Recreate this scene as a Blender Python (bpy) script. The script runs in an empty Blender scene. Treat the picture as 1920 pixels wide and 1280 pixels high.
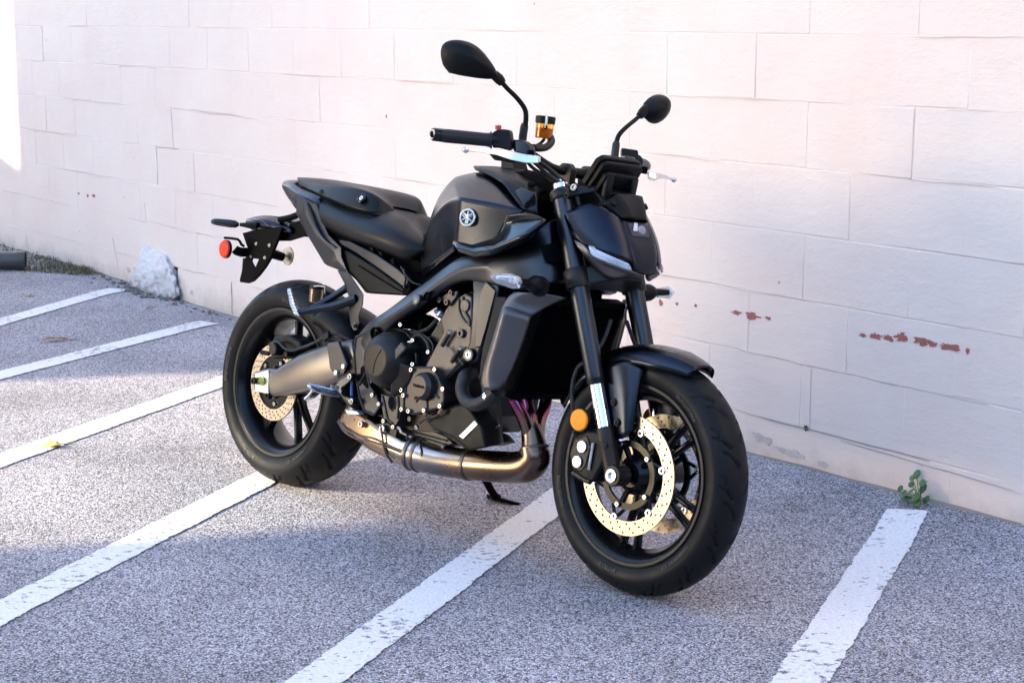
import bpy, bmesh, math, random
from mathutils import Vector, Matrix, noise
random.seed(7)
V = Vector
PI = math.pi
sc = bpy.context.scene
col = sc.collection
R = math.radians

# ---------------------------------------------------------------- camera, sky, sun, exposure
cam_data = bpy.data.cameras.new('camera')
cam = bpy.data.objects.new('camera', cam_data)
col.objects.link(cam)
cam.location = (0, 0, 1.41276)
cam.rotation_euler = (R(90 - 10.6056), 0, 0)
cam_data.sensor_width = 36
cam_data.lens = 60.865
cam_data.clip_end = 600
cam_data.dof.use_dof = False
sc.camera = cam

SUN_EL = 19.0
SUN_AZ = (-0.975, -0.222)                      # horizontal direction towards the sun
world = bpy.data.worlds.new('World')
sc.world = world
world.use_nodes = True
wn = world.node_tree
sky = wn.nodes.new('ShaderNodeTexSky')
sky.sky_type = 'NISHITA'
sky.sun_disc = False
sky.sun_elevation = R(SUN_EL)
sky.sun_rotation = math.atan2(SUN_AZ[0], SUN_AZ[1])
sky.air_density = 1.0
sky.dust_density = 0.6
sky.ozone_density = 2.0
wn.links.new(sky.outputs[0], wn.nodes['Background'].inputs[0])
wn.nodes['Background'].inputs[1].default_value = 0.145

sun_data = bpy.data.lights.new('sun', 'SUN')
sun_data.energy = 2.55
sun_data.angle = R(1.0)
sun_data.color = (1.0, 0.90, 0.64)
sun = bpy.data.objects.new('sun', sun_data)
col.objects.link(sun)
sdir = V((SUN_AZ[0] * math.cos(R(SUN_EL)), SUN_AZ[1] * math.cos(R(SUN_EL)), math.sin(R(SUN_EL)))).normalized()
sun.rotation_euler = sdir.to_track_quat('Z', 'Y').to_euler()
sun.location = (-20, -6, 12)

vs = sc.view_settings
vs.view_transform = 'Standard'
vs.look = 'None'
vs.gamma = 1
vs.use_curve_mapping = False
vs.exposure = 2.5

# ---------------------------------------------------------------- helpers
def link(name, me, parent=None):
    o = bpy.data.objects.new(name, me)
    col.objects.link(o)
    if parent is not None:
        o.parent = parent
    return o

def empty(name, loc=(0, 0, 0), parent=None):
    o = link(name, None, parent)
    o.location = loc
    o.empty_display_size = 0.1
    return o

def tag(o, label=None, cat=None, group=None, kind=None):
    if label: o['label'] = label
    if cat: o['category'] = cat
    if group: o['group'] = group
    if kind: o['kind'] = kind
    return o

def finish(bm, sharp=35, recalc=True):
    if recalc:
        bmesh.ops.recalc_face_normals(bm, faces=bm.faces)
    for f in bm.faces:
        f.smooth = True
    for e in bm.edges:
        if len(e.link_faces) == 2 and e.calc_face_angle(0) > R(sharp):
            e.smooth = False

def build(name, bm, mat, parent, bev=0, seg=2, sub=0, solid=0, sharp=35):
    finish(bm, 180 if sub else sharp)
    me = bpy.data.meshes.new(name)
    bm.to_mesh(me)
    bm.free()
    for m in (mat if isinstance(mat, (list, tuple)) else [mat]):
        me.materials.append(m)
    o = link(name, me, parent)
    if bev:
        md = o.modifiers.new('bevel', 'BEVEL'); md.width = bev; md.segments = seg; md.limit_method = 'ANGLE'
        md.angle_limit = R(30); md.harden_normals = False
    if sub:
        md = o.modifiers.new('sub', 'SUBSURF'); md.levels = sub; md.render_levels = sub; md.boundary_smooth = 'PRESERVE_CORNERS'
    if solid:
        md = o.modifiers.new('solid', 'SOLIDIFY'); md.thickness = solid; md.offset = 0
    return o

def add_pts(bm, pts):
    return [bm.verts.new(p) for p in pts]

def mirror_bm(bm, weld=True):
    geom = bm.verts[:] + bm.edges[:] + bm.faces[:]
    r = bmesh.ops.duplicate(bm, geom=geom)
    vs_ = [g for g in r['geom'] if isinstance(g, bmesh.types.BMVert)]
    for v in vs_:
        v.co.y = -v.co.y
    fs = [g for g in r['geom'] if isinstance(g, bmesh.types.BMFace)]
    bmesh.ops.reverse_faces(bm, faces=fs)
    if weld:
        bmesh.ops.remove_doubles(bm, verts=bm.verts, dist=1e-4)

def plate(name, pts, t, mat, parent, n=(0, 1, 0), bev=.002, mirror=False, holes=(), seg=2, sub=0):
    """closed outline with a real thickness t along n"""
    bm = bmesh.new()
    n = V(n).normalized() * t
    a = add_pts(bm, [V(p) for p in pts]); b = add_pts(bm, [V(p) + n for p in pts])
    k = len(a)
    bm.faces.new(a); bm.faces.new(b[::-1])
    for i in range(k):
        j = (i + 1) % k
        bm.faces.new((a[i], b[i], b[j], a[j]))
    bmesh.ops.triangulate(bm, faces=[f for f in bm.faces if len(f.verts) > 4])
    bmesh.ops.join_triangles(bm, faces=bm.faces[:], angle_face_threshold=R(3), angle_shape_threshold=R(180))
    if mirror: mirror_bm(bm, False)
    return build(name, bm, mat, parent, bev, seg, sub)

def surf(name, rows, mat, parent, mirror=False, sub=2, thick=.004, crease_rows=(), crease_cols=(), closed=False, cr=.75):
    """smooth patch through a grid of points"""
    bm = bmesh.new()
    cl = bm.edges.layers.float.new('crease_edge')
    g = [add_pts(bm, [V(p) for p in r_]) for r_ in rows]
    m = len(g[0])
    for i in range(len(g) - 1):
        for j in range(m if closed else m - 1):
            q = [g[i][j], g[i][(j + 1) % m], g[i + 1][(j + 1) % m], g[i + 1][j]]
            q2 = []
            for v in q:
                if v not in q2: q2.append(v)
            if len(q2) > 2:
                try: bm.faces.new(q2)
                except ValueError: pass
    for i in crease_rows:
        for j in range(m - 1):
            e = bm.edges.get((g[i][j], g[i][j + 1]))
            if e: e[cl] = cr
    for j in crease_cols:
        for i in range(len(g) - 1):
            e = bm.edges.get((g[i][j], g[i + 1][j]))
            if e: e[cl] = cr
    if mirror: mirror_bm(bm)
    else: bmesh.ops.remove_doubles(bm, verts=bm.verts, dist=1e-5)
    return build(name, bm, mat, parent, 0, 2, sub, thick)

def cage(name, verts, faces, mat, parent, mirror=False, sub=2, creases=(), thick=0, cr=.8):
    bm = bmesh.new()
    cl = bm.edges.layers.float.new('crease_edge')
    vs_ = add_pts(bm, [V(p) for p in verts])
    for f in faces: bm.faces.new([vs_[i] for i in f])
    for a, b in creases:
        e = bm.edges.get((vs_[a], vs_[b]))
        if e: e[cl] = cr
    if mirror: mirror_bm(bm)
    return build(name, bm, mat, parent, 0, 2, sub, thick)

def loft(name, secs, mat, parent, bev=.004, mirror=False, sub=0, seg=3):
    """solid through closed sections with equal point counts"""
    bm = bmesh.new()
    g = [add_pts(bm, [V(p) for p in s_]) for s_ in secs]
    k = len(g[0])
    for i in range(len(g) - 1):
        for j in range(k):
            bm.faces.new((g[i][j], g[i][(j + 1) % k], g[i + 1][(j + 1) % k], g[i + 1][j]))
    bm.faces.new(g[0][::-1]); bm.faces.new(g[-1])
    if mirror: mirror_bm(bm, False)
    return build(name, bm, mat, parent, bev, seg, sub, sharp=50)

def beam(name, secs, mat, parent, bev=.006, mirror=False, sub=0, seg=3):
    """secs: (top outer point, bottom outer point, inner y)"""
    ss = []
    for t_, b_, yi in secs:
        ss.append([t_, b_, (b_[0], yi, b_[2]), (t_[0], yi, t_[2])])
    return loft(name, ss, mat, parent, bev, mirror, sub, seg)

def catmull(pts, n):
    if n <= 1 or len(pts) < 3: return [V(p) for p in pts]
    P_ = [V(p) for p in pts]
    P_ = [2 * P_[0] - P_[1]] + P_ + [2 * P_[-1] - P_[-2]]
    out = []
    for i in range(1, len(P_) - 2):
        for k in range(n):
            t = k / n
            a, b, c, d = P_[i - 1:i + 3]
            out.append(.5 * ((2 * b) + (c - a) * t + (2 * a - 5 * b + 4 * c - d) * t * t + (3 * b - a - 3 * c + d) * t ** 3))
    out.append(P_[-2])
    return out

def add_tube(bm, pts, r, n=5, seg=12, cap=True, flat=1.0, flat_axis=None):
    rs = r if isinstance(r, (list, tuple)) else [r] * len(pts)
    path = catmull(pts, n)
    rr = []
    m = len(pts)
    for i in range(len(path)):
        t = i / (len(path) - 1) * (m - 1)
        k = min(int(t), m - 2)
        rr.append(rs[k] + (rs[k + 1] - rs[k]) * (t - k))
    up = None
    rings = []
    for i, p in enumerate(path):
        d = (path[min(i + 1, len(path) - 1)] - path[max(i - 1, 0)]).normalized()
        if up is None:
            up = V(flat_axis) if flat_axis else (V((0, 0, 1)) if abs(d.z) < .9 else V((1, 0, 0)))
        s_ = d.cross(up).normalized()
        if not flat_axis: up = s_.cross(d).normalized()
        u_ = s_.cross(d).normalized()
        rings.append(add_pts(bm, [p + rr[i] * (math.cos(2 * PI * k / seg) * s_ + flat * math.sin(2 * PI * k / seg) * u_) for k in range(seg)]))
    for i in range(len(rings) - 1):
        for k in range(seg):
            bm.faces.new((rings[i][k], rings[i][(k + 1) % seg], rings[i + 1][(k + 1) % seg], rings[i + 1][k]))
    if cap:
        bm.faces.new(rings[0][::-1]); bm.faces.new(rings[-1])

def tube(name, pts, r, mat, parent, n=5, seg=12, mirror=False, bev=0, flat=1.0, flat_axis=None):
    bm = bmesh.new()
    add_tube(bm, pts, r, n, seg, True, flat, flat_axis)
    if mirror: mirror_bm(bm, False)
    return build(name, bm, mat, parent, bev)

def frame_of(axis):
    a = V(axis).normalized()
    u = a.cross(V((0, 0, 1)))
    if u.length < 1e-3: u = V((1, 0, 0))
    u.normalize()
    return a, u, a.cross(u)

def add_lathe(bm, prof, org, axis, seg=48, closed=False):
    """prof: (distance along axis, radius)"""
    a, u, w = frame_of(axis)
    o_ = V(org)
    rings = []
    for d, r in prof:
        if r < 1e-6: rings.append([bm.verts.new(o_ + a * d)])
        else: rings.append(add_pts(bm, [o_ + a * d + r * (math.cos(2 * PI * k / seg) * u + math.sin(2 * PI * k / seg) * w) for k in range(seg)]))
    pairs = list(zip(rings, rings[1:]))
    if closed: pairs.append((rings[-1], rings[0]))
    for p, q in pairs:
        for k in range(seg):
            k2 = (k + 1) % seg
            f = []
            for v in (p[k % len(p)], p[k2 % len(p)], q[k2 % len(q)], q[k % len(q)]):
                if v not in f: f.append(v)
            if len(f) > 2: bm.faces.new(f)

def lathe(name, prof, org, axis, mat, parent, seg=48, closed=False, bev=0, sharp=35):
    bm = bmesh.new()
    add_lathe(bm, prof, org, axis, seg, closed)
    return build(name, bm, mat, parent, bev, sharp=sharp)

def add_box(bm, c, size, rot=None, taper=1.0):
    r_ = bmesh.ops.create_cube(bm, size=1)
    M = rot if rot is not None else Matrix.Identity(3)
    for v in r_['verts']:
        k = taper if v.co.z > 0 else 1
        v.co = V(c) + M @ V((v.co.x * size[0] * k, v.co.y * size[1] * k, v.co.z * size[2]))

def flat_ring(name, outlines, thick, org, axis, mat, parent, bev=0):
    """flat sheet of real thickness with true holes; outlines: lists of 2-D points or (cx, cy, r) circles; local u,w plane normal to axis"""
    cu = bpy.data.curves.new(name, 'CURVE')
    cu.dimensions = '2D'; cu.fill_mode = 'BOTH'; cu.extrude = thick / 2
    for ol in outlines:
        if isinstance(ol, tuple):
            cx, cy, r, k = ol
            ol = [(cx + r * math.cos(2 * PI * i / k), cy + r * math.sin(2 * PI * i / k)) for i in range(k)]
        sp = cu.splines.new('POLY')
        sp.points.add(len(ol) - 1)
        for i, (x, y) in enumerate(ol): sp.points[i].co = (x, y, 0, 1)
        sp.use_cyclic_u = True
    tmp = bpy.data.objects.new(name, cu)
    col.objects.link(tmp)
    dg = bpy.context.evaluated_depsgraph_get()
    me = bpy.data.meshes.new_from_object(tmp.evaluated_get(dg))
    bpy.data.objects.remove(tmp); bpy.data.curves.remove(cu)
    a, u, w = frame_of(axis)
    M = Matrix((u, w, a)).transposed()
    for v in me.vertices: v.co = V(org) + M @ v.co
    me.materials.clear(); me.materials.append(mat)
    me.name = name
    return link(name, me, parent)

def text_mesh(body, size, depth=.0006, shear=0.0, bold=0.0):
    cu = bpy.data.curves.new('lettering', 'FONT')
    cu.body = body; cu.size = size; cu.extrude = depth; cu.align_x = 'CENTER'; cu.align_y = 'CENTER'; cu.shear = shear; cu.offset = bold
    cu.resolution_u = 3
    tmp = bpy.data.objects.new('lettering', cu)
    col.objects.link(tmp)
    dg = bpy.context.evaluated_depsgraph_get()
    me = bpy.data.meshes.new_from_object(tmp.evaluated_get(dg))
    bpy.data.objects.remove(tmp); bpy.data.curves.remove(cu)
    return me

# ---------------------------------------------------------------- materials
def mat_new(name):
    m = bpy.data.materials.new(name)
    m.use_nodes = True
    nt = m.node_tree
    return m, nt, nt.nodes['Principled BSDF']

def N(nt, kind, **kw):
    n = nt.nodes.new(kind)
    for k, v in kw.items():
        if k.startswith('_'): n.inputs[int(k[1:])].default_value = v
        elif hasattr(n, k): setattr(n, k, v)
        else: n.inputs[k.replace('__', ' ')].default_value = v
    return n

def ramp(nt, src, stops, interp='LINEAR'):
    r_ = nt.nodes.new('ShaderNodeValToRGB')
    r_.color_ramp.interpolation = interp
    e = r_.color_ramp.elements
    while len(e) < len(stops): e.new(.5)
    for k, (p, c) in enumerate(stops):
        e[k].position = p
        e[k].color = c if len(c) == 4 else (*c, 1)
    nt.links.new(src, r_.inputs[0])
    return r_

def grey(v): return (v, v, v)

def simple(name, colr, rough=.5, metal=0.0, spec=.5, coat=0.0, nscale=60, namp=.08, bump=0.0, bscale=900, coat_rough=.05):
    """plain surface whose roughness and tone vary a little, with an optional fine grain"""
    m, nt, b = mat_new(name)
    tc = N(nt, 'ShaderNodeTexCoord')
    nz = N(nt, 'ShaderNodeTexNoise', Scale=nscale, Detail=4.0)
    nt.links.new(tc.outputs['Object'], nz.inputs['Vector'])
    r_ = ramp(nt, nz.outputs[0], [(.3, grey(max(0, rough - namp))), (.7, grey(min(1, rough + namp)))])
    nt.links.new(r_.outputs[0], b.inputs['Roughness'])
    c2 = ramp(nt, nz.outputs[0], [(.25, tuple(c * .88 for c in colr)), (.75, tuple(min(1, c * 1.1) for c in colr))])
    nt.links.new(c2.outputs[0], b.inputs['Base Color'])
    b.inputs['Metallic'].default_value = metal
    b.inputs['Specular IOR Level'].default_value = spec
    b.inputs['Coat Weight'].default_value = coat
    b.inputs['Coat Roughness'].default_value = coat_rough
    if bump:
        n2 = N(nt, 'ShaderNodeTexNoise', Scale=bscale, Detail=2.0)
        nt.links.new(tc.outputs['Object'], n2.inputs['Vector'])
        bp = N(nt, 'ShaderNodeBump', Strength=bump, Distance=.001)
        nt.links.new(n2.outputs[0], bp.inputs['Height'])
        nt.links.new(bp.outputs[0], b.inputs['Normal'])
    return m

# --- asphalt and paint
def asphalt_nodes(nt):
    ge = N(nt, 'ShaderNodeNewGeometry')
    v1 = N(nt, 'ShaderNodeTexVoronoi', Scale=235.0)
    nt.links.new(ge.outputs['Position'], v1.inputs['Vector'])
    v2 = N(nt, 'ShaderNodeTexVoronoi', Scale=450.0)
    nt.links.new(ge.outputs['Position'], v2.inputs['Vector'])
    big = N(nt, 'ShaderNodeTexNoise', Scale=1.3, Detail=5.0, Roughness=.6)
    nt.links.new(ge.outputs['Position'], big.inputs['Vector'])
    sep = N(nt, 'ShaderNodeSeparateColor')
    nt.links.new(v1.outputs['Color'], sep.inputs[0])
    sep2 = N(nt, 'ShaderNodeSeparateColor')
    nt.links.new(v2.outputs['Color'], sep2.inputs[0])
    stone = ramp(nt, sep.outputs[0], [(0, (.07, .068, .075)), (.2, (.23, .223, .232)), (.45, (.50, .486, .497)), (.75, (.70, .686, .695)), (1, (.88, .86, .87))])
    tint = ramp(nt, sep.outputs[1], [(0, (.99, .945, 1.0)), (.75, (1.0, .94, .985)), (.93, (1.0, .87, .80)), (1, (1.0, .73, .62))])
    mx = N(nt, 'ShaderNodeMix', data_type='RGBA', blend_type='MULTIPLY'); mx.inputs[0].default_value = 1
    nt.links.new(stone.outputs[0], mx.inputs[6]); nt.links.new(tint.outputs[0], mx.inputs[7])
    fine = ramp(nt, sep2.outputs[0], [(0, grey(.5)), (1, grey(1.35))])
    mx2 = N(nt, 'ShaderNodeMix', data_type='RGBA', blend_type='MULTIPLY'); mx2.inputs[0].default_value = .75
    nt.links.new(mx.outputs[2], mx2.inputs[6]); nt.links.new(fine.outputs[0], mx2.inputs[7])
    gap = ramp(nt, v1.outputs['Distance'], [(.25, grey(1.0)), (.8, grey(.38))])
    mx3 = N(nt, 'ShaderNodeMix', data_type='RGBA', blend_type='MULTIPLY'); mx3.inputs[0].default_value = 1
    nt.links.new(mx2.outputs[2], mx3.inputs[6]); nt.links.new(gap.outputs[0], mx3.inputs[7])
    pat = ramp(nt, big.outputs[0], [(.28, grey(.70)), (.5, grey(1.0)), (.72, grey(1.20))])
    mx4 = N(nt, 'ShaderNodeMix', data_type='RGBA', blend_type='MULTIPLY'); mx4.inputs[0].default_value = 1
    nt.links.new(mx3.outputs[2], mx4.inputs[6]); nt.links.new(pat.outputs[0], mx4.inputs[7])
    h = N(nt, 'ShaderNodeMath', operation='MULTIPLY_ADD')
    nt.links.new(v1.outputs['Distance'], h.inputs[0]); h.inputs[1].default_value = -1.0
    nt.links.new(sep.outputs[0], h.inputs[2])
    bp = N(nt, 'ShaderNodeBump', Strength=.55, Distance=.003)
    nt.links.new(h.outputs[0], bp.inputs['Height'])
    return ge, mx4.outputs[2], bp.outputs[0]

ASPHALT, nt, b = mat_new('asphalt')
_, c_, n_ = asphalt_nodes(nt)
nt.links.new(c_, b.inputs['Base Color']); nt.links.new(n_, b.inputs['Normal'])
b.inputs['Roughness'].default_value = .82
b.inputs['Specular IOR Level'].default_value = .35

STRIPE, nt, b = mat_new('worn_white_paint')
ge, c_, n_ = asphalt_nodes(nt)
mp = N(nt, 'ShaderNodeMapping'); mp.inputs['Scale'].default_value = (34, 52, 34); mp.inputs['Rotation'].default_value = (0, 0, R(10))
nt.links.new(ge.outputs['Position'], mp.inputs[0])
w1 = N(nt, 'ShaderNodeTexNoise', Scale=1.0, Detail=6.0, Roughness=.65); nt.links.new(mp.outputs[0], w1.inputs['Vector'])
w2 = N(nt, 'ShaderNodeTexNoise', Scale=2.4, Detail=2.0); nt.links.new(ge.outputs['Position'], w2.inputs['Vector'])
ad = N(nt, 'ShaderNodeMath', operation='MULTIPLY_ADD'); ad.inputs[1].default_value = .45
nt.links.new(w2.outputs[0], ad.inputs[0]); nt.links.new(w1.outputs[0], ad.inputs[2])
worn = ramp(nt, ad.outputs[0], [(.815, grey(0)), (.86, grey(1))])
v3 = N(nt, 'ShaderNodeTexVoronoi', Scale=120.0); nt.links.new(ge.outputs['Position'], v3.inputs['Vector'])
pc = ramp(nt, v3.outputs['Distance'], [(.2, (.84, .79, .78)), (.8, (.70, .655, .655))])
mx = N(nt, 'ShaderNodeMix', data_type='RGBA')
nt.links.new(worn.outputs[0], mx.inputs[0]); nt.links.new(pc.outputs[0], mx.inputs[6]); nt.links.new(c_, mx.inputs[7])
nt.links.new(mx.outputs[2], b.inputs['Base Color'])
bp = N(nt, 'ShaderNodeBump', Strength=.3, Distance=.002); nt.links.new(v3.outputs['Distance'], bp.inputs['Height']); bp.invert = True
nt.links.new(bp.outputs[0], b.inputs['Normal'])
b.inputs['Roughness'].default_value = .7

# --- painted block
def wall_mat(name, base, dirt=1.0):
    m, nt, b = mat_new(name)
    ge = N(nt, 'ShaderNodeNewGeometry')
    n1 = N(nt, 'ShaderNodeTexNoise', Scale=2.2, Detail=6.0, Roughness=.6); nt.links.new(ge.outputs['Position'], n1.inputs['Vector'])
    c1 = ramp(nt, n1.outputs[0], [(.3, tuple(c * .93 for c in base)), (.7, tuple(min(.9, c * 1.03) for c in base))])
    sp = N(nt, 'ShaderNodeSeparateXYZ'); nt.links.new(ge.outputs['Position'], sp.inputs[0])
    n3 = N(nt, 'ShaderNodeTexNoise', Scale=9.0, Detail=5.0, Roughness=.7); nt.links.new(ge.outputs['Position'], n3.inputs['Vector'])
    hz = N(nt, 'ShaderNodeMath', operation='MULTIPLY_ADD'); hz.inputs[1].default_value = .22
    nt.links.new(n3.outputs[0], hz.inputs[0]); nt.links.new(sp.outputs[2], hz.inputs[2])
    dz = ramp(nt, hz.outputs[0], [(.085, (1, 1, 1)), (.20, (0, 0, 0))])          # soiling along the foot of the wall
    mx = N(nt, 'ShaderNodeMix', data_type='RGBA'); mx.inputs[7].default_value = (.45, .35, .28, 1)
    dm = N(nt, 'ShaderNodeMath', operation='MULTIPLY'); dm.inputs[1].default_value = .55 * dirt
    nt.links.new(dz.outputs[0], dm.inputs[0]); nt.links.new(dm.outputs[0], mx.inputs[0])
    nt.links.new(c1.outputs[0], mx.inputs[6])
    # small dark specks and scuffs
    vo = N(nt, 'ShaderNodeTexVoronoi', Scale=4.5, Randomness=1.0); nt.links.new(ge.outputs['Position'], vo.inputs['Vector'])
    sk = ramp(nt, vo.outputs['Distance'], [(.014, (1, 1, 1)), (.026, (0, 0, 0))])
    mx2 = N(nt, 'ShaderNodeMix', data_type='RGBA'); mx2.inputs[7].default_value = (.16, .14, .14, 1)
    sm = N(nt, 'ShaderNodeMath', operation='MULTIPLY'); sm.inputs[1].default_value = .7
    nt.links.new(sk.outputs[0], sm.inputs[0]); nt.links.new(sm.outputs[0], mx2.inputs[0]); nt.links.new(mx.outputs[2], mx2.inputs[6])
    nt.links.new(mx2.outputs[2], b.inputs['Base Color'])
    b.inputs['Roughness'].default_value = .6
    b.inputs['Specular IOR Level'].default_value = .3
    mpn = N(nt, 'ShaderNodeMapping'); mpn.inputs['Scale'].default_value = (1, 1, 2.2); nt.links.new(ge.outputs['Position'], mpn.inputs[0])
    f1 = N(nt, 'ShaderNodeTexNoise', Scale=70.0, Detail=5.0, Roughness=.65); nt.links.new(mpn.outputs[0], f1.inputs['Vector'])
    f2 = N(nt, 'ShaderNodeTexNoise', Scale=14.0, Detail=4.0, Roughness=.6); nt.links.new(mpn.outputs[0], f2.inputs['Vector'])
    ma = N(nt, 'ShaderNodeMath', operation='MULTIPLY_ADD'); ma.inputs[1].default_value = 2.2
    nt.links.new(f2.outputs[0], ma.inputs[0]); nt.links.new(f1.outputs[0], ma.inputs[2])
    bp = N(nt, 'ShaderNodeBump', Strength=.32, Distance=.004); nt.links.new(ma.outputs[0], bp.inputs['Height'])
    nt.links.new(bp.outputs[0], b.inputs['Normal'])
    return m
WALL = wall_mat('painted_block', (.925, .72, .62))
JOINT = wall_mat('painted_joint', (.92, .712, .612))

M_RED = simple('bare_red_brick', (.40, .13, .10), .9, bump=.6, bscale=200)
M_BUILD = simple('sun_blocker_render', (.62, .56, .48), .8, nscale=3)

# ---------------------------------------------------------------- ground
WD = V((0.5969, -0.8023, 0)); WNR = V((0.8023, 0.5969, 0)); WDIST = 3.8996     # wall direction (to the right), normal away from camera
def wall_pt(u, z, out=0.0):
    """point on the wall face; out > 0 comes forward from the face"""
    p = WD * u + WNR * (WDIST - out)
    return V((p.x, p.y, z))

def foot(u):                                    # height of the ground along the foot of the wall
    pts = [(-14, .0), (-10.7, -.004), (-9.3, -.004), (-8.6, -.012), (-8.0, -.028), (-7.3, -.032), (-6, -.022), (-4.6, .005), (-3.6, .02), (-2.8, .03), (0, .03)]
    if u <= pts[0][0]: return pts[0][1]
    for (a, ha), (b_, hb) in zip(pts, pts[1:]):
        if u <= b_: return ha + (hb - ha) * (u - a) / (b_ - a)
    return pts[-1][1]

def ground_z(x, y):
    u = x * WD.x + y * WD.y
    d = WDIST - (x * WNR.x + y * WNR.y)
    k = max(0.0, min(1.0, 1 - d / .34))
    k = k * k * (3 - 2 * k)
    return foot(u) * k

bm = bmesh.new()
us = [-60, -40, -25, -18, -14] + [-13 + .15 * i for i in range(int(13 / .15))] + [0, 3, 8, 20, 40, 60]
ds = [-.4, -.2, -.1, 0, .06, .12, .2, .28, .36, .45, .55, .8, 1.5, 3, 5, 8, 14, 25, 45, 80]
grid_ = []
for d in ds:
    row = []
    for u in us:
        p = WD * u + WNR * (WDIST - d)
        row.append(bm.verts.new((p.x, p.y, ground_z(p.x, p.y))))
    grid_.append(row)
for i in range(len(ds) - 1):
    for j in range(len(us) - 1):
        bm.faces.new((grid_[i][j], grid_[i][j + 1], grid_[i + 1][j + 1], grid_[i + 1][j]))
ground = build('ground', bm, ASPHALT, None)
tag(ground, 'worn grey asphalt of the parking lot', kind='structure')

# painted bay stripes
SD = V((0.3687, 0.9296, 0))
def stripe(a, b_, w, seed):
    a = V((*a, 0)); b_ = V((*b_, 0))
    d = (b_ - a).normalized(); s_ = V((d.y, -d.x, 0))
    L = (b_ - a).length
    n_ = int(L / .005)
    r1 = r2 = 0.0
    rnd = random.Random(seed)
    bm = bmesh.new()
    prev = None
    for i in range(n_ + 1):
        p = a + d * (L * i / n_)
        r1 = r1 * .55 + rnd.gauss(0, .0015); r2 = r2 * .55 + rnd.gauss(0, .0015)
        e1 = w / 2 + r1 + .004 * noise.noise((i * .02, seed, 0)); e2 = w / 2 + r2 + .004 * noise.noise((i * .02, seed, 9))
        if i in (0, n_): e1 -= .01; e2 -= .01
        row = []
        for k in (-e1, -w / 6, w / 6, e2):
            q = p + s_ * k
            row.append(bm.verts.new((q.x, q.y, ground_z(q.x, q.y) + .004)))
        if prev:
            for k in range(3): bm.faces.new((prev[k], prev[k + 1], row[k + 1], row[k]))
        prev = row
    o = build('parking_stripe', bm, STRIPE, None)
    return tag(o, kind='structure')
# two points on the centre line and how far it runs on towards the wall
for k, (a, b_, near, far) in enumerate([((-3.28, 9.2), (-2.92, 10.15), 3, 0.0), ((-2.409, 8.024), (-2.081, 9.085), 3, 0.0), ((-2.051, 6.792), (-1.423, 8.052), 3, 0.0), ((-1.657, 5.436), (-1.137, 6.688), 3, .30),
                             ((-1.235, 3.983), (-.766, 5.237), 3, 1.1), ((-.417, 3.564), (.077, 4.824), 3, .95), ((.633, 3.57), (1.136, 4.807), 3, 0.0)]):
    a = V(a); b_ = V(b_); d = (b_ - a).normalized()
    stripe(tuple(a - d * near), tuple(b_ + d * far), .118, k)

# ---------------------------------------------------------------- block wall
wall = empty('block_wall', wall_pt(-6, 0))
tag(wall, 'long concrete block wall painted pale pinkish white behind the motorcycle', 'wall')
Z0 = .1431; CH = .2032; BL = .4175
def block_mesh(w, h, d, seed):
    rnd = random.Random(seed)
    bm = bmesh.new()
    nx = max(2, round(w / .10)); nz = 2
    # front face grid, y = 0 front, +y into the wall
    def pt(i, k):
        x = -w / 2 + w * i / nx; z = -h / 2 + h * k / nz
        return V((x, rnd.uniform(-.0012, .0012), z))
    fr = [[bm.verts.new(pt(i, k)) for i in range(nx + 1)] for k in range(nz + 1)]
    for k in range(nz):
        for i in range(nx): bm.faces.new((fr[k][i], fr[k][i + 1], fr[k + 1][i + 1], fr[k + 1][i]))
    loop = fr[0] + [fr[k][nx] for k in range(1, nz + 1)] + fr[nz][:-1][::-1] + [fr[k][0] for k in range(nz - 1, 0, -1)]
    back = [bm.verts.new(v.co + V((0, d, 0))) for v in loop]
    m_ = len(loop)
    for i in range(m_):
        bm.faces.new((loop[i], back[i], back[(i + 1) % m_], loop[(i + 1) % m_]))
    finish(bm)
    me = bpy.data.meshes.new('block'); bm.to_mesh(me); bm.free(); me.materials.append(WALL)
    return me
BM = [block_mesh(BL - .0026, CH - .0024, .03, s_) for s_ in range(7)]
wall_rot = Matrix((WD, WNR, V((0, 0, 1)))).transposed().to_4x4()
HOLE = (-8.62, -8.12)                           # broken place at the foot of the wall
blocks = 0
for k in range(-1, 9):
    ph = -8.132 if k % 2 else -8.33 + .01
    for i in range(-9, 17):
        u0 = ph + i * BL
        uc = u0 + BL / 2
        if uc < -11.6 or uc > -1.9: continue
        if k == -1 and u0 < HOLE[1] - .05 and u0 + BL > HOLE[0] + .05: continue
        me = BM[random.randrange(7)]
        o = link('block', me, wall)
        md = o.modifiers.new('bevel', 'BEVEL'); md.width = .0019; md.segments = 2; md.limit_method = 'ANGLE'; md.angle_limit = R(50)
        o.matrix_parent_inverse = wall.matrix_basis.inverted()
        loc = wall_pt(uc + random.uniform(-.006, .006), Z0 + (k + .5) * CH + random.uniform(-.002, .002), random.uniform(-.0006, .0010))
        o.matrix_basis = Matrix.Translation(loc) @ wall_rot @ Matrix.Rotation(random.uniform(-.004, .004), 4, 'Y') @ Matrix.Rotation(random.uniform(-.003, .003), 4, 'Z')
        blocks += 1
bm = bmesh.new()                                # painted-over mortar, a little behind the block faces, bulging unevenly
prev = None
for i in range(int(9.9 / .05) + 1):
    u = -11.8 + i * .05
    row = [bm.verts.new(wall_pt(u, -.15 + j * .042, -.0010 + .0026 * noise.noise((u * 3, j * .13, 2)))) for j in range(51)]
    if prev:
        for j in range(50):
            z = -.15 + (j + .5) * .042
            if HOLE[0] < u - .02 < HOLE[1] and z < Z0 - .02: continue
            bm.faces.new((prev[j], row[j], row[j + 1], prev[j + 1]))
    prev = row
o = build('mortar', bm, JOINT, wall); o.matrix_parent_inverse = wall.matrix_basis.inverted()
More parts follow.
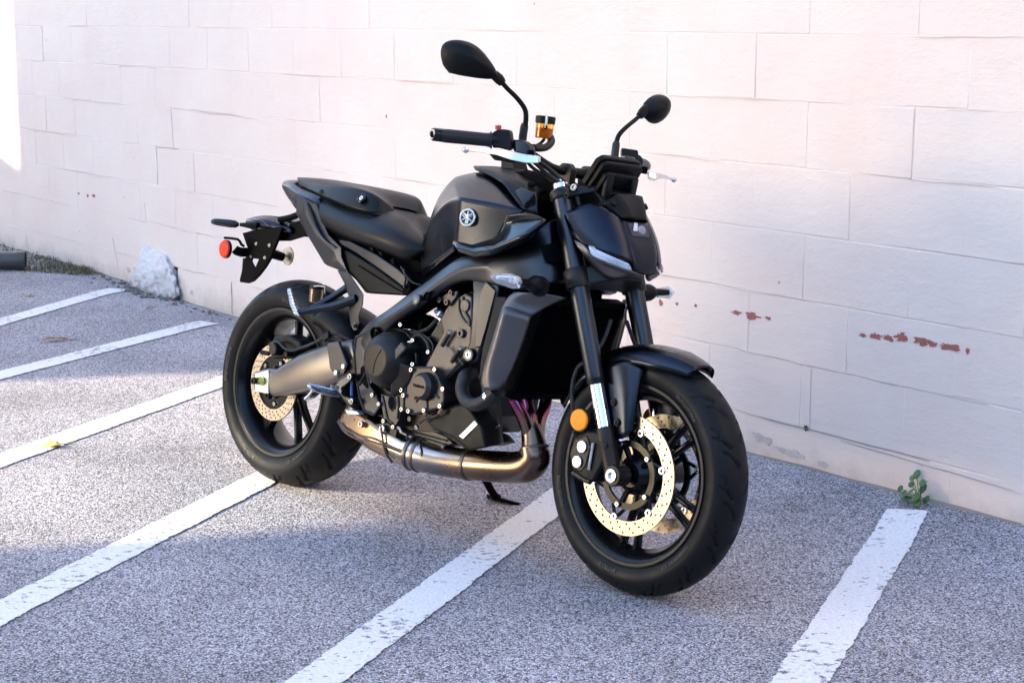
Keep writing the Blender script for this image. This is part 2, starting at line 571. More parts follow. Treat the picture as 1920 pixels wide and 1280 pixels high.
bm = bmesh.new()                                # the wall body: upper part and both ends, and the core behind the blocks
def slab(u0, u1, z0, z1, o0, o1):
    p = [wall_pt(u, z, q) for u in (u0, u1) for z in (z0, z1) for q in (o0, o1)]
    vs_ = add_pts(bm, p)
    for f in ((0, 1, 3, 2), (4, 6, 7, 5), (0, 4, 5, 1), (2, 3, 7, 6), (0, 2, 6, 4), (1, 5, 7, 3)): bm.faces.new([vs_[i] for i in f])
slab(-11.8, -1.7, 2.0, 4.2, -.2, .0)
slab(-17, -11.81, -.2, 4.2, -.2, .0)
slab(-1.69, 9, -.2, 4.2, -.2, .0)
slab(-11.8, -1.7, -.2, 1.99, -.3, -.2)
o = build('wall_body', bm, WALL, wall); o.matrix_parent_inverse = wall.matrix_basis.inverted()

# flakes where the paint has come off and red shows
def ragged(u, z, w, h, seed, tilt=0.0):
    rnd = random.Random(seed)
    k = 22
    pts = []
    for i in range(k):
        a = 2 * PI * i / k
        rr = rnd.uniform(.35, 1.15) if i % 2 else rnd.uniform(.6, 1.1)
        du = math.cos(a) * w / 2 * rr; dz = math.sin(a) * h / 2 * rr + du * tilt
        pts.append((u + du, z + dz))
    return pts
def wall_patch(name, u, z, w, h, seed, mat, tilt=0, out=.0026):
    bm = bmesh.new()
    c = bm.verts.new(wall_pt(u, z, out))
    ring = [bm.verts.new(wall_pt(a, b_, out)) for a, b_ in ragged(u, z, w, h, seed, tilt)]
    low = [bm.verts.new(v.co + WNR * .004) for v in ring]
    for i in range(len(ring)):
        j = (i + 1) % len(ring)
        bm.faces.new((c, ring[i], ring[j])); bm.faces.new((ring[i], low[i], low[j], ring[j]))
    o = build(name, bm, mat, wall); o.matrix_parent_inverse = wall.matrix_basis.inverted()
    return o

for u, z, w, h, sd in [(-4.016, .469, .055, .016, 1), (-3.945, .468, .075, .026, 2), (-3.873, .471, .03, .012, 3), (-4.386, .453, .03, .022, 4), (-4.305, .459, .016, .012, 5), (-4.212, .466, .012, .012, 6),
                       (-3.475, .475, .035, .014, 7), (-3.425, .478, .055, .022, 8), (-3.375, .480, .045, .022, 9), (-3.325, .490, .055, .032, 10), (-3.25, .490, .075, .026, 11), (-3.21, .488, .04, .02, 12),
                       (-3.15, .488, .085, .026, 13), (-3.084, .486, .016, .02, 14), (-9.376, .425, .03, .012, 15), (-9.248, .424, .03, .018, 16), (-9.166, .43, .05, .018, 17), (-6.113, 1.009, .01, .016, 18)]:
    wall_patch('bare_patch', u, z, w, h, sd, M_RED, random.uniform(-.06, .06))
M_BARE = simple('bare_concrete', (.60, .52, .48), .9, bump=.6, bscale=120)
for u, z, w, h, sd in [(-3.88, .075, .12, .035, 31), (-3.80, .055, .06, .02, 32), (-3.74, .052, .10, .028, 33), (-3.62, .045, .05, .02, 36), (-7.98, .03, .05, .03, 34), (-8.74, .06, .05, .03, 35)]:
    wall_patch('bare_patch', u, z, w, h, sd, M_BARE, -.08)
M_HOLE = simple('dark_hole', (.03, .03, .032), .9)
wall_patch('joint_hole', -3.694, .146, .022, .02, 40, M_HOLE)

# cracks: thin open lines that wander along the joints
def crack(u0, z0, u1, z1, w, seed, mat):
    rnd = random.Random(seed)
    n_ = max(4, int(abs(u1 - u0) + abs(z1 - z0)) * 45 + 6)
    bm = bmesh.new(); prev = None
    for i in range(n_ + 1):
        t = i / n_
        u = u0 + (u1 - u0) * t; z = z0 + (z1 - z0) * t
        a = .006 * noise.noise((t * 9, seed, 1)) + .0025 * noise.noise((t * 40, seed, 3))
        ww = w * (.25 + 1.0 * abs(noise.noise((t * 14, seed, 5)))) * (1 if 0 < i < n_ else .1)
        if abs(u1 - u0) > abs(z1 - z0): z += a; p, q = (u, z - ww), (u, z + ww)
        else: u += a; p, q = (u - ww, z), (u + ww, z)
        cur = (bm.verts.new(wall_pt(*p, .0029)), bm.verts.new(wall_pt(*q, .0029)))
        if prev: bm.faces.new((prev[0], cur[0], cur[1], prev[1]))
        prev = cur
    r_ = bmesh.ops.extrude_face_region(bm, geom=bm.faces[:])
    for v in r_['geom']:
        if isinstance(v, bmesh.types.BMVert): v.co += WNR * .003
    o = build('crack', bm, mat, wall); o.matrix_parent_inverse = wall.matrix_basis.inverted()
M_CRACK = simple('crack_dirt', (.40, .35, .34), .95)
M_CRACK2 = simple('crack_faint', (.68, .60, .58), .95)
for k, (u0, z0, u1, z1, w) in enumerate([(-8.14, .955, -8.13, .76, .0022), (-8.33, .755, -8.33, .555, .0022), (-8.50, .45, -8.49, .35, .002), (-7.8, .955, -7.2, .945, .002), (-8.35, .75, -8.05, .757, .003),
        (-10.6, .352, -9.5, .348, .0025), (-10.1, .755, -9.4, .748, .002), (-9.7, .55, -8.9, .55, .002), (-7.54, .14, -7.54, -.02, .005), (-8.93, .22, -8.86, .01, .0024),
        (-9.4, .14, -8.6, .138, .002), (-3.9, .145, -3.2, .142, .004), (-3.55, .135, -2.9, .12, .003), (-4.0, .35, -3.0, .345, .0022), (-3.68, .34, -3.68, .14, .0016), (-8.08, .14, -7.8, .145, .003), (-8.11, .335, -7.85, .35, .0025)]):
    crack(u0, z0, u1, z1, w, k + 50, M_CRACK if w >= .003 else M_CRACK2)
rnd = random.Random(4)
for k in range(40):                             # fainter hairlines on the joints everywhere
    c = rnd.randrange(-0, 7); u = rnd.uniform(-10.5, -2.9); L = rnd.uniform(.15, .6)
    crack(u, Z0 + c * CH + rnd.uniform(-.004, .004), u + L, Z0 + c * CH + rnd.uniform(-.004, .004), rnd.uniform(.0010, .0018), 100 + k, M_CRACK2)

# ---------------------------------------------------------------- broken mortar at the foot of the wall
def lump(name, c, size, mat, parent, seed, sub=4, amp=.35, flat_back=None, freq=2.2):
    bm = bmesh.new()
    bmesh.ops.create_icosphere(bm, subdivisions=sub, radius=1)
    for v in bm.verts:
        q = v.co.copy()
        k = 1 + amp * noise.noise(q * freq * .5 + V((seed, 0, 0))) + amp * .5 * noise.noise(q * freq * 1.6 + V((0, seed, 0))) + amp * .22 * noise.noise(q * freq * 4 + V((0, 0, seed)))
        v.co = V(c) + (WD * (q.x * size[0]) + WNR * (q.y * size[1]) + V((0, 0, q.z * size[2]))) * k
    return build(name, bm, mat, parent, sharp=180)
M_LUMP, nt, b = mat_new('whitewashed_rubble')
ge = N(nt, 'ShaderNodeNewGeometry')
n1 = N(nt, 'ShaderNodeTexNoise', Scale=14.0, Detail=8.0, Roughness=.7); nt.links.new(ge.outputs['Position'], n1.inputs['Vector'])
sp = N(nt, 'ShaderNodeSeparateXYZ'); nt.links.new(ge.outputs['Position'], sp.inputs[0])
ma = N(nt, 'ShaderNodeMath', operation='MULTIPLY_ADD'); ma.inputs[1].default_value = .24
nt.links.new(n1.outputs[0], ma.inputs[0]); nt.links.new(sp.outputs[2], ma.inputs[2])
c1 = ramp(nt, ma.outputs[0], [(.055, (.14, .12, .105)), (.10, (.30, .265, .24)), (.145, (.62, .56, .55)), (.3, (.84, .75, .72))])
nt.links.new(c1.outputs[0], b.inputs['Base Color']); b.inputs['Roughness'].default_value = .9
n2 = N(nt, 'ShaderNodeTexNoise', Scale=60.0, Detail=6.0, Roughness=.7); nt.links.new(ge.outputs['Position'], n2.inputs['Vector'])
bp = N(nt, 'ShaderNodeBump', Strength=.8, Distance=.012); nt.links.new(n2.outputs[0], bp.inputs['Height']); nt.links.new(bp.outputs[0], b.inputs['Normal'])
rub = lump('broken_mortar', wall_pt(-8.39, .03, .008), (.25, .058, .16), M_LUMP, None, 8, 6, .40, freq=2.6)
tag(rub, 'rough whitewashed lump of broken mortar at the foot of the wall', 'rubble')
M_STONE = simple('loose_stone', (.17, .15, .135), .9, bump=.7, bscale=60)
rnd = random.Random(11)
bm = bmesh.new()
for k in range(150):                            # crumbs lying round the broken place and along the foot of the wall
    u = rnd.gauss(-8.45, .22) if k < 95 else rnd.uniform(-10.4, -7.2)
    d = abs(rnd.gauss(0, .06)) + .02 if k > 95 else abs(rnd.gauss(.02, .085)) + .01
    p = wall_pt(u, 0, d); r_ = rnd.uniform(.004, .016)
    q = bmesh.ops.create_icosphere(bm, subdivisions=1, radius=r_)
    sc3 = V((rnd.uniform(.6, 1.4), rnd.uniform(.6, 1.4), rnd.uniform(.4, .9)))
    for v in q['verts']: v.co = V((p.x, p.y, ground_z(p.x, p.y) + r_ * .3)) + V([v.co[i] * sc3[i] * rnd.uniform(.85, 1.15) for i in range(3)])
o = build('gravel', bm, M_STONE, None); tag(o, 'loose crumbs of mortar along the foot of the wall', 'gravel', kind='stuff')
# a low wedge of dirt and grit against the wall
M_DIRT = simple('dirt', (.27, .215, .175), .95, nscale=25, bump=.8, bscale=140)
bm = bmesh.new(); prev = None
for i in range(260):
    u = -10.9 + i * .031
    w = .010 + .020 * max(0, noise.noise((u * 2.3, 0, 5))) + .012 * noise.noise((u * 9, 3, 5))
    w = max(.003, w); h = .007 + .008 * noise.noise((u * 5, 1, 2)); h = max(.002, h)
    p0 = wall_pt(u, 0, -.02); p1 = wall_pt(u, 0, w * .45); p2 = wall_pt(u, 0, w)
    row = [bm.verts.new((p.x, p.y, ground_z(p.x, p.y) + dz)) for p, dz in ((p0, h), (p1, h * .55), (p2, -.002))]
    if prev:
        for k in range(2): bm.faces.new((prev[k], row[k], row[k + 1], prev[k + 1]))
    prev = row
o = build('dirt', bm, M_DIRT, None); tag(o, 'thin line of brown dirt where the wall meets the asphalt', 'dirt', kind='stuff')

# ---------------------------------------------------------------- grass tuft, pipe, weed, leaves
def leaf_mat(name, c, trans=.0):
    m, nt, b = mat_new(name)
    tc = N(nt, 'ShaderNodeNewGeometry')
    nz = N(nt, 'ShaderNodeTexNoise', Scale=45.0, Detail=4.0); nt.links.new(tc.outputs['Position'], nz.inputs['Vector'])
    rr = ramp(nt, nz.outputs[0], [(.3, tuple(k * .6 for k in c)), (.7, tuple(min(1, k * 1.3) for k in c))])
    nt.links.new(rr.outputs[0], b.inputs['Base Color']); b.inputs['Roughness'].default_value = .6
    return m
M_GRASS = [leaf_mat('grass_olive', (.085, .085, .028)), leaf_mat('grass_dry', (.19, .14, .07)), leaf_mat('grass_green', (.06, .095, .025))]
rnd = random.Random(5)
bm = bmesh.new()
for k in range(5200):
    t = rnd.random()
    # a strip that widens away from the wall and towards the left
    u = -9.15 - 1.55 * t ** 1.1 + rnd.gauss(0, .06)
    d = rnd.random() ** 1.3 * (.10 + .55 * max(0, min(1, (-9.05 - u) / .9))) + .01
    if d > .34 + .10 * noise.noise((u * 4, 0, 1)) or (u < -10.05 and rnd.random() < .6): continue
    p = wall_pt(u, 0, d); z = ground_z(p.x, p.y)
    h = rnd.uniform(.008, .036) * (1.2 if noise.noise((u * 6, d * 6, 0)) > 0 else .7)
    a = rnd.uniform(0, 2 * PI); l = rnd.uniform(.2, 1.6) * h
    w = V((math.cos(a + 1.57), math.sin(a + 1.57), 0)) * rnd.uniform(.0009, .0022)
    b0 = V((p.x, p.y, z - .002)); m_ = b0 + V((math.cos(a) * l * .4, math.sin(a) * l * .4, h * .7)); tp = b0 + V((math.cos(a) * l, math.sin(a) * l, h * rnd.uniform(.5, 1)))
    vs_ = add_pts(bm, (b0 - w, b0 + w, m_ + w * .8, m_ - w * .8, tp))
    mi = rnd.choices((0, 1, 2), (5, 4, 2))[0]
    for f in (bm.faces.new(vs_[:4]), bm.faces.new((vs_[3], vs_[2], vs_[4]))): f.material_index = mi
o = build('grass', bm, M_GRASS, None); tag(o, 'low olive brown grass and moss at the foot of the wall', 'grass', kind='stuff')

M_PIPE = simple('pipe_plastic', (.045, .043, .042), .45, bump=.2, bscale=200)
pd = V((.90, .12, 0)).normalized(); pe = V((-2.765, 9.76, .05))
lathe('drain_pipe', [(0, .052), (0, .044), (-.5, .044), (-.5, .046), (-3.0, .046), (-3.0, .052), (-.05, .052), (-.045, .0545), (-.002, .0545)], pe + V((0, 0, .005)), pd, M_PIPE, None, 32, closed=True)
tag(bpy.data.objects['drain_pipe'], 'dark plastic pipe lying on the asphalt with its open end in the grass', 'pipe')

def leaf_shape(kind, s):
    if kind == 'maple':
        pr = [(0, -.55), (.06, -.2), (.42, -.38), (.34, -.14), (.72, -.02), (.50, .10), (.62, .42), (.30, .30), (.22, .52), (.10, .42), (0, .9)]
    else:
        pr = [(0, -.6), (.10, -.42), (.24, -.22), (.30, .05), (.22, .35), (.10, .58), (0, .75)]
    pts = [(x, y) for x, y in pr] + [(-x, y) for x, y in pr[1:-1][::-1]]
    return [(x * s, y * s) for x, y in pts]
def fallen_leaf(label, loc, s, rot, kind, mat, curl, seed):
    rnd = random.Random(seed)
    bm = bmesh.new()
    c = bm.verts.new((0, 0, .3 * s * curl))
    ring = [bm.verts.new((x, y, s * curl * (abs(x / s) * .9 + .25 * rnd.random()))) for x, y in leaf_shape(kind, s)]
    for i in range(len(ring)): bm.faces.new((c, ring[i], ring[(i + 1) % len(ring)]))
    add_tube(bm, [(0, -.5 * s, .02 * s), (.03 * s, -.8 * s, .03 * s), (.09 * s, -1.1 * s, .01 * s)], .018 * s, 2, 5)
    o = build('fallen_leaf', bm, mat, None, solid=.0008)
    o.location = (loc[0], loc[1], ground_z(*loc) + .003); o.rotation_euler = (0, 0, rot)
    return tag(o, label, 'leaf', 'fallen leaves on the asphalt')
L_YEL = leaf_mat('leaf_yellow', (.62, .50, .10)); L_BRN = leaf_mat('leaf_brown', (.30, .15, .075)); L_ORG = leaf_mat('leaf_orange', (.42, .17, .06)); L_TAN = leaf_mat('leaf_tan', (.40, .25, .13))
fallen_leaf('yellow green maple leaf lying beside the white stripe at the left', (-1.531, 5.634), .066, 2.2, 'maple', L_YEL, .25, 1)
fallen_leaf('long curled brown leaf between two white stripes at the left', (-2.022, 7.547), .085, 1.75, 'oval', L_BRN, .5, 2)
fallen_leaf('small tan leaf beyond the farthest full white stripe', (-2.484, 8.8), .05, 1.4, 'oval', L_TAN, .4, 3)
fallen_leaf('orange leaf lying against the lump of broken mortar', (-1.72, 8.66), .045, .8, 'oval', L_ORG, .7, 4)
fallen_leaf('brown leaf on the asphalt just in front of the broken mortar', (-1.781, 8.42), .045, 2.6, 'oval', L_BRN, .5, 5)
fallen_leaf('rust coloured leaf at the wall foot right of the front wheel', (1.008, 5.225), .034, 1.2, 'oval', L_ORG, .8, 6)
fallen_leaf('orange brown curled leaf at the wall foot by the right edge', (1.425, 4.72), .045, 1.9, 'maple', L_ORG, .8, 7)

L_GRN = [leaf_mat('weed_green', (.045, .12, .03)), leaf_mat('weed_pale', (.085, .17, .05))]
wp = wall_pt(-3.205, 0, .035); gz = ground_z(wp.x, wp.y)
weed = empty('weed_plant', (wp.x, wp.y, gz)); tag(weed, 'small green weed with round leaves growing where the wall meets the asphalt', 'weed')
rnd = random.Random(21)
for k, (du, h, out, s) in enumerate([(-.055, .055, .05, .019), (-.035, .118, .0, .019), (-.018, .085, .04, .021), (.0, .06, .06, .022), (.024, .075, .03, .020), (.03, .045, .065, .026), (.055, .035, .045, .023), (-.02, .035, .07, .02), (-.03, .02, .05, .02), (.02, .10, .03, .016), (.0, .03, .08, .022), (-.06, .03, .03, .016), (.012, .098, .01, .014), (-.045, .10, .01, .015), (.04, .02, .07, .02)]):
    h *= .62; s *= rnd.uniform(.55, .9); du *= .85
    top = WD * du - WNR * (out - .02) + V((0, 0, h))
    bm = bmesh.new(); add_tube(bm, [(0, 0, -.004), top * .5 + V((0, 0, .006)), top], .0013, 3, 5)
    st = build('stem', bm, L_GRN[1], weed)
    bm = bmesh.new()
    nrm = (-WNR * rnd.uniform(.4, 1) + V((rnd.uniform(-.4, .4), rnd.uniform(-.3, .3), rnd.uniform(.5, 1)))).normalized()
    a_, u_, w_ = frame_of(nrm)
    c = bm.verts.new(top - a_ * .003)
    ring = [bm.verts.new(top + (u_ * math.cos(q) * s * (.8 if abs(math.cos(q)) > .9 else .72) + w_ * math.sin(q) * s)) for q in [2 * PI * i / 12 for i in range(12)]]
    for i in range(12): bm.faces.new((c, ring[i], ring[(i + 1) % 12]))
    build('leaf', bm, L_GRN[k % 2], weed, solid=.0006)

# ---------------------------------------------------------------- added unseen building, its openings shaped to let the sun strip through
nb = empty('sun_blocker_building', (-9.3, 2, 0)); tag(nb, 'added unseen building whose openings shape the strip of sun', 'building')
def nb_box(name, x0, x1, y0, y1, z0, z1, mat=None):
    bm = bmesh.new(); add_box(bm, ((x0 + x1) / 2 + 9.3, (y0 + y1) / 2 - 2, (z0 + z1) / 2), (x1 - x0, y1 - y0, z1 - z0))
    return build(name, bm, mat or M_BUILD, nb, bev=.01)
GX = -9.0
def back(x, y):                                 # where the sun ray that lands at x, y on the ground passes the plane of the gateway
    k = (x - GX) / -sdir.x
    return y + sdir.y * k
E0 = back(-.474, 4.60); E1 = back(-1.5, 6.80)
LINT = (0.05 - GX) / -sdir.x * sdir.z
HIGH = 6.5
UEND = back(*wall_pt(-10.17, 0)[:2])
E2 = back(-1.7, 2.4)
LINT2 = (-1.72 - GX) / -sdir.x * sdir.z  # lower opening added to sunlight unseen ground for warm bounce
nb_box('wall', GX - .5, GX, -14, E2, -.1, HIGH)
nb_box('sun_blocker_top', GX - .5, GX, E2 + .002, E0 - .001, LINT2, HIGH)
nb_box('wall', GX - .5, GX, E1, UEND, -.1, HIGH)
nb_box('sun_blocker_top', GX - .5, GX, E0 + .002, E1 - .002, LINT, HIGH)
q = wall_pt(-10.17, .506); LOWH = .506 + (q.x - GX) / -sdir.x * sdir.z
nb_box('sun_blocker_low', GX - .3, GX - .002, UEND + .002, UEND + 9, -.1, LOWH)  # unseen low wall added to cut the sunlit patch's lower edge
nb_box('coping', GX - .56, GX + .06, -14, UEND, HIGH + .002, HIGH + .12)

ob = empty('dark_reflection_building', (5, -6.5, 0)); tag(ob, 'added unseen dark building reflected in the front of the motorcycle', 'building')  # unseen, added to darken what the motorcycle's front reflects
def ob_box(name, c, size, mat):
    bm = bmesh.new(); add_box(bm, c, size); return build(name, bm, mat, ob, bev=.01)
M_DARKFACE = simple('dark_reflection_face', (.05, .055, .068), .7, nscale=3)
ob_box('wall', (0, -2.5, 1.6), (26, 5, 3.4), M_DARKFACE)
ob_box('roof', (0, -2.5, 3.37), (26.6, 5.6, .12), M_DARKFACE)

# ================================================================ the motorcycle
M_TYRE = simple('tyre_rubber', (.0075, .0075, .0085), .5, spec=.16, nscale=30, namp=.1, bump=.25, bscale=500)
M_LETTER = simple('tyre_lettering', (.05, .05, .052), .5)
M_RIM = simple('rim_black', (.0035, .0035, .0045), .25, spec=.25, nscale=6, namp=.03)
M_RIMLIP = simple('rim_lip', (.012, .011, .010), .45, spec=.3, nscale=6, namp=.03)
M_MATTE = simple('matte_black_paint', (.027, .030, .040), .27, metal=1.0, nscale=8, namp=.02, bump=.03, bscale=1400)
M_GLOSS = simple('gloss_black', (.004, .004, .005), .11, spec=.4, nscale=6, namp=.02)
M_BLACK = simple('black_bracket', (.0022, .0022, .0026), .5, spec=.05, nscale=20)
M_PLASTIC = simple('black_plastic', (.0040, .0040, .0046), .42, spec=.17, nscale=30, namp=.05, bump=.25, bscale=1500)
M_SEAT = simple('seat_vinyl', (.0050, .0048, .0048), .38, spec=.24, nscale=20, namp=.04, bump=.3, bscale=1100)
M_FRAME = simple('frame_satin', (.052, .053, .060), .32, metal=1.0, nscale=10, namp=.03, bump=.05, bscale=1500)
M_SWING = simple('swingarm_grey', (.17, .152, .14), .38, metal=.95, nscale=10, namp=.04)
M_SHROUD = simple('shroud_grey', (.125, .118, .122), .42, metal=.9, nscale=8, namp=.03, bump=.05, bscale=1500)
M_TAIL = simple('tail_grey', (.050, .050, .056), .40, metal=.9, nscale=8, namp=.03, bump=.05, bscale=1500)
M_ENGINE = simple('engine_charcoal', (.068, .062, .060), .42, metal=.85, spec=.3, nscale=30, namp=.04, bump=.15, bscale=700)
M_ENGINE2 = simple('engine_cover_dark', (.032, .029, .028), .42, metal=.8, spec=.3, nscale=30, namp=.04, bump=.2, bscale=900)
M_HEAD = simple('cylinder_head_grey', (.095, .085, .08), .46, metal=.8, nscale=30, namp=.05, bump=.25, bscale=600)
M_DARK = simple('dark_inside', (.0025, .0025, .003), .7, spec=.04)
M_FORK = simple('fork_black', (.045, .049, .060), .34, metal=1.0, nscale=10, namp=.02)
M_CHROME = simple('chrome', (.82, .82, .84), .08, metal=1.0, nscale=20, namp=.03)
M_ALU = simple('bare_aluminium', (.72, .72, .73), .3, metal=1.0, nscale=40, namp=.08)
M_ZINC = simple('zinc_bolt', (.46, .45, .43), .25, metal=1.0, nscale=60, namp=.06)
M_DISC = simple('disc_steel', (.375, .318, .262), .36, metal=1.0, nscale=140, namp=.06)
M_PEG = simple('peg_aluminium', (.55, .60, .68), .3, metal=1.0)
M_RUBBER = simple('hose_rubber', (.008, .008, .009), .5, spec=.4)
M_ORANGE = simple('orange_reflector', (.95, .27, .004), .2, spec=.12, nscale=30, namp=.05, bump=.6, bscale=220)
M_REDREF = simple('red_reflector', (.78, .06, .025), .2, spec=.2, nscale=30, bump=.6, bscale=220)
M_RUST = simple('rusty_fitting', (.26, .13, .09), .6, metal=.3)
M_YEL = simple('yellow_plating', (.62, .58, .2), .3, metal=.9)

def glass(name, colr, rough=.03, alpha=1.0, tr=1.0):
    m, nt, b = mat_new(name)
    b.inputs['Base Color'].default_value = (*colr, 1)
    b.inputs['Roughness'].default_value = rough
    b.inputs['Transmission Weight'].default_value = tr
    b.inputs['IOR'].default_value = 1.45
    return m
M_LENS = glass('clear_lens', (.92, .93, .97), .12, tr=.75)
M_AMBER = glass('amber_fluid', (.95, .42, .04), .08)
M_SMOKE = glass('smoked_cup', (.35, .20, .13), .1, tr=.8)

# exhaust: steel that the heat has tinted; tint sits on the metal itself
M_EXH, nt, b = mat_new('heat_tinted_steel')
tc = N(nt, 'ShaderNodeTexCoord'); sp = N(nt, 'ShaderNodeSeparateXYZ'); nt.links.new(tc.outputs['Object'], sp.inputs[0])
nz = N(nt, 'ShaderNodeTexNoise', Scale=16.0, Detail=5.0); nt.links.new(tc.outputs['Object'], nz.inputs['Vector'])
ma = N(nt, 'ShaderNodeMath', operation='MULTIPLY_ADD'); ma.inputs[1].default_value = .10
nt.links.new(nz.outputs[0], ma.inputs[0]); nt.links.new(sp.outputs[0], ma.inputs[2])
mr = N(nt, 'ShaderNodeMapRange'); mr.inputs[1].default_value = .35; mr.inputs[2].default_value = 1.20
nt.links.new(ma.outputs[0], mr.inputs[0])
rr = ramp(nt, mr.outputs[0], [(0, (.86, .66, .46)), (.10, (.80, .54, .34)), (.20, (.50, .36, .24)), (.33, (.34, .21, .13)), (.40, (.42, .34, .25)), (.52, (.40, .365, .33)), (.62, (.32, .26, .22)), (.70, (.36, .23, .14)), (.80, (.22, .145, .10)), (.9, (.18, .12, .085)), (1, (.15, .10, .075))])
nt.links.new(rr.outputs[0], b.inputs['Base Color']); b.inputs['Metallic'].default_value = 1
r2 = ramp(nt, nz.outputs[0], [(.3, grey(.20)), (.7, grey(.32))]); nt.links.new(r2.outputs[0], b.inputs['Roughness'])
M_EXHB = simple('weld_band', (.15, .115, .105), .42, metal=.9, nscale=90, namp=.12)
M_PIPEH, nt, b = mat_new('header_purple_tint')
tc = N(nt, 'ShaderNodeTexCoord'); sp = N(nt, 'ShaderNodeSeparateXYZ'); nt.links.new(tc.outputs['Object'], sp.inputs[0])
mr = N(nt, 'ShaderNodeMapRange'); mr.inputs[1].default_value = .27; mr.inputs[2].default_value = .50
nt.links.new(sp.outputs[2], mr.inputs[0])
rr = ramp(nt, mr.outputs[0], [(0, (.22, .14, .10)), (.42, (.24, .16, .12)), (.55, (.36, .10, .13)), (.70, (.30, .06, .22)), (.84, (.12, .06, .48)), (1, (.06, .06, .5))])
nt.links.new(rr.outputs[0], b.inputs['Base Color']); b.inputs['Metallic'].default_value = 1; b.inputs['Roughness'].default_value = .22

bike = empty('motorcycle', (-.69287, 5.16598, 0))
bike.rotation_euler = (-.156080, 0, -.802995)
tag(bike, 'matte black naked motorcycle leaning on its side stand across the painted bay stripes', 'motorcycle')

# shared little fasteners
def fastener_mesh(name, r, h, mat, socket=True, washer=False):
    bm = bmesh.new()
    prof = []
    if washer: prof += [(-.001, r * 1.45), (.0012, r * 1.45), (.0016, r * 1.05)]
    else: prof += [(-.004, r)]
    prof += [(h * .8, r), (h, r * .85)]
    prof += [(h, r * .5), (h * .35, r * .48), (h * .35, 0)] if socket else [(h * 1.15, 0)]
    add_lathe(bm, prof, (0, 0, 0), (0, -1, 0), 14)
    finish(bm)
    me = bpy.data.meshes.new(name); bm.to_mesh(me); bm.free(); me.materials.append(mat)
    return me
BOLT = fastener_mesh('bolt', .0062, .006, M_ZINC)
BOLTW = fastener_mesh('bolt', .0065, .006, M_ZINC, washer=True)
BOLTB = fastener_mesh('bolt', .012, .008, M_ZINC, washer=False)
BOLTK = fastener_mesh('bolt', .0065, .005, M_PLASTIC)
BOLTC = fastener_mesh('bolt', .0068, .005, simple('cream_bolt', (.82, .76, .62), .35, metal=.8), socket=False)
def bolt(p, parent, me=BOLT, axis=None, s=1.0):
    o = link('bolt', me, parent)
    o.location = p
    o.scale = (s, s, s)
    if axis is not None:
        o.rotation_euler = V((0, -1, 0)).rotation_difference(V(axis)).to_euler()
    return o
def bolts(pts, parent, me=BOLT, axis=None, s=1.0):
    for p in pts: bolt(p, parent, me, axis, s)

# ---------------------------------------------------------------- wheels
def tyre_mesh(name, c, Rt, w, Rb, groove_fn, mat, parent, nseg=720):
    """carcass section from bead to crown; tread grooves are cut into the surface"""
    hw = w / 2
    sec = []
    for i in range(49):
        t = i / 48 * 2 - 1                          # -1 .. 1 across the section
        a = abs(t); s_ = 1 if t > 0 else -1
        if a < .72:                                 # tread, a round crown
            q = a / .72
            y = s_ * hw * .985 * math.sin(q * 1.30) / math.sin(1.30)
            r_ = Rt - (Rt - Rb) * .50 * (1 - math.cos(q * 1.30)) / (1 - math.cos(1.30))
        else:                                       # sidewall down to the bead
            q = (a - .72) / .28
            y = s_ * hw * (.985 + .03 * math.sin(q * PI * .8) - .23 * q ** 2.2)
            r_ = Rt - (Rt - Rb) * (.50 + .50 * q)
        sec.append((y, r_, t))
    bm = bmesh.new()
    rings = []
    for k in range(nseg):
        a = 2 * PI * k / nseg
        ring = []
        for y, r_, t in sec:
            d = groove_fn(a, t / .72) if abs(t) < .70 else 0
            rr_ = r_ - d
            ring.append(bm.verts.new((c[0] + rr_ * math.cos(a), c[1] + y, c[2] + rr_ * math.sin(a))))
        rings.append(ring)
    for k in range(nseg):
        p, q = rings[k], rings[(k + 1) % nseg]
        for i in range(len(sec) - 1): bm.faces.new((p[i], p[i + 1], q[i + 1], q[i]))
    return build(name, bm, mat, parent, sharp=40)

def grooves(n_, off):
    per = 2 * PI / n_
    # slanted cuts in one pitch: (start angle, start q, end angle, end q)
    cuts = [(.05, .10, .40, .62), (.42, .30, .74, .86), (.72, .55, .92, .80)]
    def fn(a, q):
        best = 0
        for side in (1, -1):
            qq = q * side
            if qq < 0: continue
            aa = ((a + (0 if side > 0 else per * .5) + off) % per) / per
            for a0, q0, a1, q1 in cuts:
                for sh in (-1, 0, 1):
                    p = aa + sh
                    ux, uy = (a1 - a0), (q1 - q0)
                    t = ((p - a0) * ux + (qq - q0) * uy * 1.0) / (ux * ux + uy * uy)
                    if 0 <= t <= 1:
                        dx = p - (a0 + ux * t) - .05 * math.sin(t * PI); dy = qq - (q0 + uy * t)
                        d = math.hypot(dx * 1.0, dy * .75)
                        lim = .05 * (1 - .5 * t)
                        if d < lim: best = max(best, .006 * min(1, (lim - d) / .018))
        return best
    return fn

def arc_text(body, Rc, ang, size, org, yface, parent, mat, flip=False):
    """raised sidewall lettering bent round the axle on the right-hand side"""
    me = text_mesh(body, size, .0005)
    for v in me.vertices:
        x, y, z = v.co
        a = ang - x / Rc
        r_ = Rc + y
        v.co = V((org[0] - r_ * math.cos(a) * -1, yface(r_) - z, org[2] + r_ * math.sin(a)))
    me.materials.clear(); me.materials.append(mat)
    return link('tyre_lettering', me, parent)

